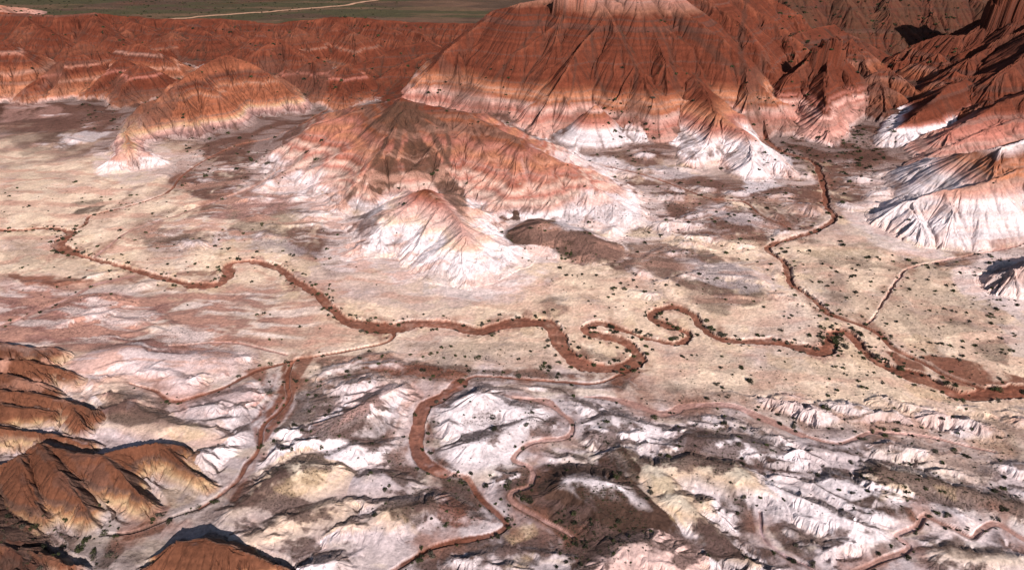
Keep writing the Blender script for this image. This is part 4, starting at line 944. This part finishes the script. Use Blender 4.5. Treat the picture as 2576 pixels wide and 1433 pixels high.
# bushes one can point at in the photograph: (px, py, width px)
BIG = [(1886,960,26),(2172,977,24),(2078,1026,26),(1443,998,14),(2410,1090,12),(2576-70,982,34),(2415,1008,26),(2105,860,34),(2125,873,26),(2380,965,20),(2300,970,14),
 (722,913,18),(735,1135,18),(712,1135,14),(697,1085,20),(740,1070,16),(648,1128,14),(930,806,16),(882,797,14),(945,800,10),(1014,803,9),(1015,811,9),(1066,793,9),(1116,796,9),(1257,793,13),(1370,788,14),(1350,800,9),
 (1033,893,12),(1084,892,15),(1100,890,10),(1065,900,10),(1145,897,12),(1170,897,10),(1202,900,20),(1117,903,10),(963,897,12),(905,903,12),(1372,876,10),(1305,905,12),(1365,926,18),(1382,926,16),(1370,916,14),(1380,935,12),(1405,943,14),(1267,937,12),(1063,932,16),(1183,1012,8),
 (1537,825,22),(1547,837,16),(1606,837,16),(1636,847,18),(1690,857,14),(1660,792,14),(1702,828,26),(1495,835,9),(1482,853,10),(1510,864,10),(1552,875,10),(1460,901,14),(1594,900,14),(1500,911,8),(1580,925,20),(1596,933,18),(1610,916,14),(1566,930,14),(1641,882,12),(1715,897,12),(1542,743,12),(1530,748,10),(1500,694,11),(1594,706,13),(1560,714,12),(1440,694,8),(1497,796,10),(1602,723,9),
 (1815,844,22),(1858,854,14),(1905,844,14),(1947,857,16),(1962,858,12),(2070,866,16),(2150,838,20),(2140,828,14),(2060,848,14),(2207,900,20),(2226,853,16),(2225,905,14),(2260,928,18),(1786,832,20),(1816,897,10),(1867,928,12),(1813,926,12),(1720,900,10),(2000,745,12),(2080,770,14),
 (665,790,13),(646,793,12),(680,792,8),(755,824,12),(678,857,12),(709,856,9),(805,827,8),(830,716,8),(827,727,10),(838,732,10),(795,717,13),(800,741,14),(832,777,14),(845,785,10),(762,690,12),(770,692,9),(694,667,12),(733,643,22),(647,635,15),(575,627,13),(558,628,9),(552,606,10),(612,588,11),(422,665,11),(302,580,16),(367,586,11),(192,570,12),(190,588,12),(181,606,9),(158,603,14),(135,632,18),(155,638,16),(210,638,16),(172,644,12),(130,616,12),(329,494,11),(275,682,12),(306,641,9),(240,540,8),(385,540,9),(340,607,10),(523,673,11),(550,674,14),(330,687,8),(601,659,16),(637,650,12),(713,632,10),(560,580,8),(660,570,9),
 (1975,635,18),(2080,540,14),(2115,550,14),(2120,510,16),(2123,490,12),(2113,610,14),(2120,618,18),(2040,587,16),(2060,580,14),(1940,665,11),(1930,680,10),(1905,660,8),(1880,655,9),(2090,675,11),(2103,684,10),(2144,677,11),(2154,681,9),(2178,649,11),(2208,651,16),(2284,655,18),(2306,662,11),(2330,668,14),(2357,665,12),(2283,702,12),(2255,700,9),(2130,750,12),(2081,769,12),(2092,795,10),(2380,720,12),(2398,733,14),(2354,732,8),(2375,778,11),(2400,785,16),(2506,780,18),(2460,640,11),(2415,689,12),(2450,694,10),(2490,790,10),(2452,870,14),(2370,865,16),(2390,870,14),(2420,860,13),
 (1822,962+85,14),(1955,1045,14),(2250,1028,10),(2255,1062,18),(2222,1080,18),(2085,1080,10),(2150,1087,12),(2123,1058,9),(2447,1080,12),(2367,1060,14),(2395,1052,14),(2295,1072,10),(1867,1148+5,14),(2165,1200,16),(2180,1205,10),(2270,1228,16),(2278,1237,14),(2182,1238,14),(2372,1238,18),(2500,1235,26),(2560,1250,18),(2225,1222,8),(2312,1198,10),(1912,1252,12),(1870,1257,18),(1850,1258,10),(1855,1293,14),(2002,1373,18),(1780,1397,14),(1877,1408,12),(2365,1100,8),
 (1548,1200,22),(1560,1192,14),(1605,1200,10),(1555,1315,22),(1487,1308,14),(1490,1320,14),(1422,1353,12),(1470,1370,20),(1447,1370,20),(1475,1378,14),(1547,1325,12),(1535,1332,10),(1424,1415,16),(1400,1430,14),(1410,1395,10),(930,1265-300,10),
 (1004,475,13),(1175,462,10),(1090,442,18),(1100,433,12),(1066,468,8),(1005,515,8),
 (190,461,13),(345,492,9),(165,1370,26),(110,1380,30),(200,1385,34),(240,1392,26),(275,1400,22),(85,1330,20),(60,1325,18),(400,1300,22),(415,1297,18),(385,1305,16),(290,1350,18),(20,1300,20),(140,1400,30),(215,1365,22)]
placed = []
def where(px, py):
    if py > 1290 and px < 320: return 'in the bottom left corner'
    if py > 1180 and 1400 < px < 1640: return 'on the dark slope at bottom centre'
    if py > 1010 and px > 1750: return 'on pale slopes at the lower right'
    if py > 1000 and px < 900: return 'beside the red gully at the lower left'
    if py > 940 and px > 2240: return 'by the broad red wash at the right edge'
    if 760 < py < 945 and 1380 < px < 1760: return 'at the loops of the winding red wash'
    if 870 < py < 960 and 880 < px < 1460: return 'in the row below the central wash'
    if py > 940: return 'among the white foreground hills'
    if 560 < py < 660 and px < 260: return 'at the leftmost wash bend'
    if px < 870 and py > 560: return 'along the red wash left of the centre'
    if px < 1380 and py > 700: return 'on the bank below the pale cone'
    if px > 1930 and py > 560: return 'on the speckled right flats'
    if px > 1380 and py > 640: return 'on flats right of the pale cone'
    if 900 < px < 1300: return 'in the gully of the central hill'
    if px < 900: return 'in the brown valley at the left'
    return 'in the brown valley at the right'
def sizeword(wp): return 'large' if wp >= 20 else 'medium' if wp >= 12 else 'small'
KINDW = ['dark green', 'blackish green', 'dark green', 'blackish green', 'grey brown', 'dark green', 'green', 'blackish green', 'grey brown']
cand = [(px, py, wp) for px, py, wp in BIG]
# further bushes scattered where the photograph shows them: (polygon-ish box, count, size m)
SCAT = [((0,470,470,560),40),((20,590,560,780),60),((600,560,1000,720),40),((860,870,1500,960),60),((1380,600,1960,780),110),((1560,470,2060,640),160),
 ((1960,640,2560,900),320),((2080,880,2576,1080),60),((1700,880,2200,1080),70),((650,930,900,1200),60),((880,1000,1340,1330),90),((1300,1000,1720,1260),70),((1740,1050,2560,1300),150),
 ((1240,560,1500,660),120),((1000,400,1160,520),50),((440,320,900,470),150),((200,220,470,330),90),((760,60,1100,300),220),((1080,150,1300,330),160),((1480,240,1680,400),110),
 ((1860,180,2060,420),170),((2120,150,2260,420),160),((1980,330,2200,480),130),((1950,0,2420,170),1000),((620,60,960,240),260),((250,60,620,220),220),((0,60,300,250),130),((2200,380,2576,560),60),((1560,0,1860,260),120),((1400,380,2000,560),120),
 ((0,0,1000,48),500),((1400,1220,1640,1430),60),((0,1250,300,1433),60)]
rs = np.random.RandomState(3)
more = []
for (x0, y0, x1, y1), n in SCAT:
    px = rs.uniform(x0, x1, n); py = rs.uniform(y0, y1, n); hx, hy = hit(px, py)
    for a, b, u, v in zip(hx, hy, px, py):
        more.append((float(a), float(b), .35+.8*rs.rand()**3, u, v))
hx, hy = hit([c[0] for c in cand], [c[1] for c in cand])
items = []
for (px, py, wp), a, b in zip(cand, hx, hy):
    dep = b*cP+(CAM_H-lookup(Z, a, b))*sP; r = .5*wp*float(dep)/FPX*.92
    items.append((float(a), float(b), r, px, py, r/float(dep)))
SLg = SL; REDW = wash_m
for a, b, r, u, v in more:
    if b > 1450: continue
    s = float(lookup(SLg, a, b)); hh = float(lookup(Hh, a, b))
    if s > .45 and rs.rand() < (.85 if b < 430 else .75-.7*min(1., float(lookup(hol, a, b)))): continue
    if hh > 3 and b < 300: continue
    if float(lookup(fl, a, b))+.5*float(lookup(n1, a, b)) < .1 and rs.rand() < .3: continue
    dep = b*cP+(CAM_H-float(lookup(Z, a, b)))*sP
    r = r*(1.7 if b > 380 else 1.1)*(1.15 if b > 700 else 1)
    items.append((a, b, r, u, v, r/dep))
def project(a, b, z):
    dep = b*cP+(CAM_H-z)*sP; up = (z-CAM_H)*cP+b*sP
    return CX+FPX*a/dep, CY-FPX*up/dep, dep
for nm, hw, dep_, c_, pts in WASH:                     # bushes crowd along the drainages
    if nm in ('thin', 'w16', 'w15', 'w9', 'w8'): continue
    P = poly2(pts)
    for k in range(len(P)-1):
        for _ in range(1 if nm != 'main' else 2):
            if rs.rand() < (.45 if nm in ('main', 'branch') else .65): continue
            i_ = min(k//5, len(pts)-1); wm_ = (pts[i_][2] if len(pts[i_]) > 2 else hw)*mpp(pts[i_][1])
            d = P[k+1]-P[k]; L = math.hypot(*d)+1e-6; t = rs.rand(); o_ = (wm_*rs.uniform(.5, 1.25)+rs.rand()*1.5)*(1 if rs.rand() < .6 else -1)
            a = P[k][0]+d[0]*t-d[1]/L*o_; b = P[k][1]+d[1]*t+d[0]/L*o_; z = float(lookup(Z, a, b))
            u, v, dep = project(a, b, z); r = .35+.9*rs.rand()**2
            if -40 < u < 2616 and 0 < v < 1460: items.append((a, b, r, u, v, r/dep))
items.sort(key=lambda t: -t[5])
ORD = 'leftmost second third fourth fifth sixth seventh eighth ninth tenth eleventh twelfth thirteenth fourteenth fifteenth sixteenth seventeenth eighteenth nineteenth twentieth'.split()
def ordinal(i, n):
    if i == 0: return 'leftmost'
    if i == n-1: return 'rightmost'
    return (ORD[i] if i < 20 else 'twenty-'+('first' if i == 20 else ORD[i-20]))+' from left'
pick = items[:298]; VI = [rnd.randrange(9) for _ in pick]; LB = []; by = {}
for k, (a, b, r, px, py, ang) in enumerate(pick):
    key = (sizeword(2*ang*FPX), KINDW[VI[k]], where(px, py)); LB.append(key); by.setdefault(key, []).append(k)
LAB = {}
for key, ks in by.items():
    ks.sort(key=lambda q: pick[q][3])
    for i, q in enumerate(ks):
        LAB[q] = f'{key[0]} {key[1]} shrub {key[2]}' if len(ks) == 1 else f'{ordinal(i, len(ks))} {key[0]} {key[1]} shrub {key[2]}'
for k, (a, b, r, px, py, ang) in enumerate(items[:298]):
    vi = VI[k]; z = float(lookup(Z, a, b)); wp = 2*ang*FPX
    if k < 70:
        o = bpy.data.objects.new('shrub', None); COL.objects.link(o)
        for nm, me in (('foliage', FOL[vi]), ('stem', STEM[vi])):
            c = bpy.data.objects.new(nm, me); COL.objects.link(c); c.parent = o
    else:
        o = bpy.data.objects.new('shrub', FOL[vi]); COL.objects.link(o)
    o.location = (a, b, z-.05*r); s = r*1.12; o.scale = (s*rnd.uniform(.85, 1.2), s*rnd.uniform(.8, 1.1), s*rnd.uniform(.75, 1.05)); o.rotation_euler = (0, 0, rnd.random()*6.28)
    props(o, LAB[k], 'shrub', 'desert shrubs '+LB[k][2])

# the many smaller tufts as one stuff object
def scatter_mesh(name, pts, per, mats, label, cat, flat=.6, tall=1.0):
    rg = np.random.RandomState(11); n = len(pts); P = np.array([(a, b, float(lookup(Z, a, b)), r) for a, b, r in pts])
    k = per
    cen = np.repeat(P, k, 0); m = len(cen)
    v = rg.normal(size=(m, 3)); v /= np.linalg.norm(v, axis=1, keepdims=True); v *= (.35+.6*rg.rand(m, 1))
    v[:, 2] = np.abs(v[:, 2])*flat*tall
    c = cen[:, :3]+v*cen[:, 3:4]
    s = rg.normal(size=(m, 3)); s /= np.linalg.norm(s, axis=1, keepdims=True)
    t = np.cross(s, rg.normal(size=(m, 3))); t /= np.linalg.norm(t, axis=1, keepdims=True)
    l = cen[:, 3:4]*.42*(.6+.6*rg.rand(m, 1))
    V = np.stack([c+s*l, c+t*l, c-s*l, c-t*l], 1).reshape(-1, 3).astype(f32)
    me = bpy.data.meshes.new(name); me.vertices.add(4*m); me.vertices.foreach_set('co', V.ravel())
    me.loops.add(4*m); me.loops.foreach_set('vertex_index', np.arange(4*m, dtype=np.int32))
    me.polygons.add(m); me.polygons.foreach_set('loop_start', np.arange(0, 4*m, 4, dtype=np.int32)); me.update(calc_edges=True)
    for mt in mats: me.materials.append(mt)
    me.polygons.foreach_set('material_index', np.repeat(rg.randint(0, len(mats), n), k).astype(np.int32))
    o = bpy.data.objects.new(name, me); COL.objects.link(o); return props(o, label, cat, kind='stuff')
small = [(a, b, r) for a, b, r, *_ in items[298:]]
tuf = []
for (x0, y0, x1, y1), n in SCAT:                       # low tufts round the bushes
    n = int(n*(5 if y0 < 860 else 16)); px = rs.uniform(x0, x1, n); py = rs.uniform(y0, y1, n); hx, hy = hit(px, py)
    g = lookup(GRV, hx, hy); sl = lookup(SL, hx, hy); w_ = lookup(wash_m, hx, hy)
    for a, b, gg, s, ww in zip(hx, hy, g, sl, w_):
        if b < 1450 and s < .5 and ww < .4 and rs.rand() < .15+.85*gg: tuf.append((float(a), float(b), (.16+.2*rs.rand())*(1 if b < 300 else 1.6 if b < 600 else 2.2)))
print('shrubs', len(items), 'tufts', len(tuf))
scatter_mesh('scrub', small, 22, M_SH[:2], 'low dark scrub thinly scattered over valleys and slopes', 'scrub')
scatter_mesh('brush_tufts', tuf, 7, M_SH, 'tiny dry tufts speckling the gravel ground', 'brush')
print('labels', len(set(LAB.values())))
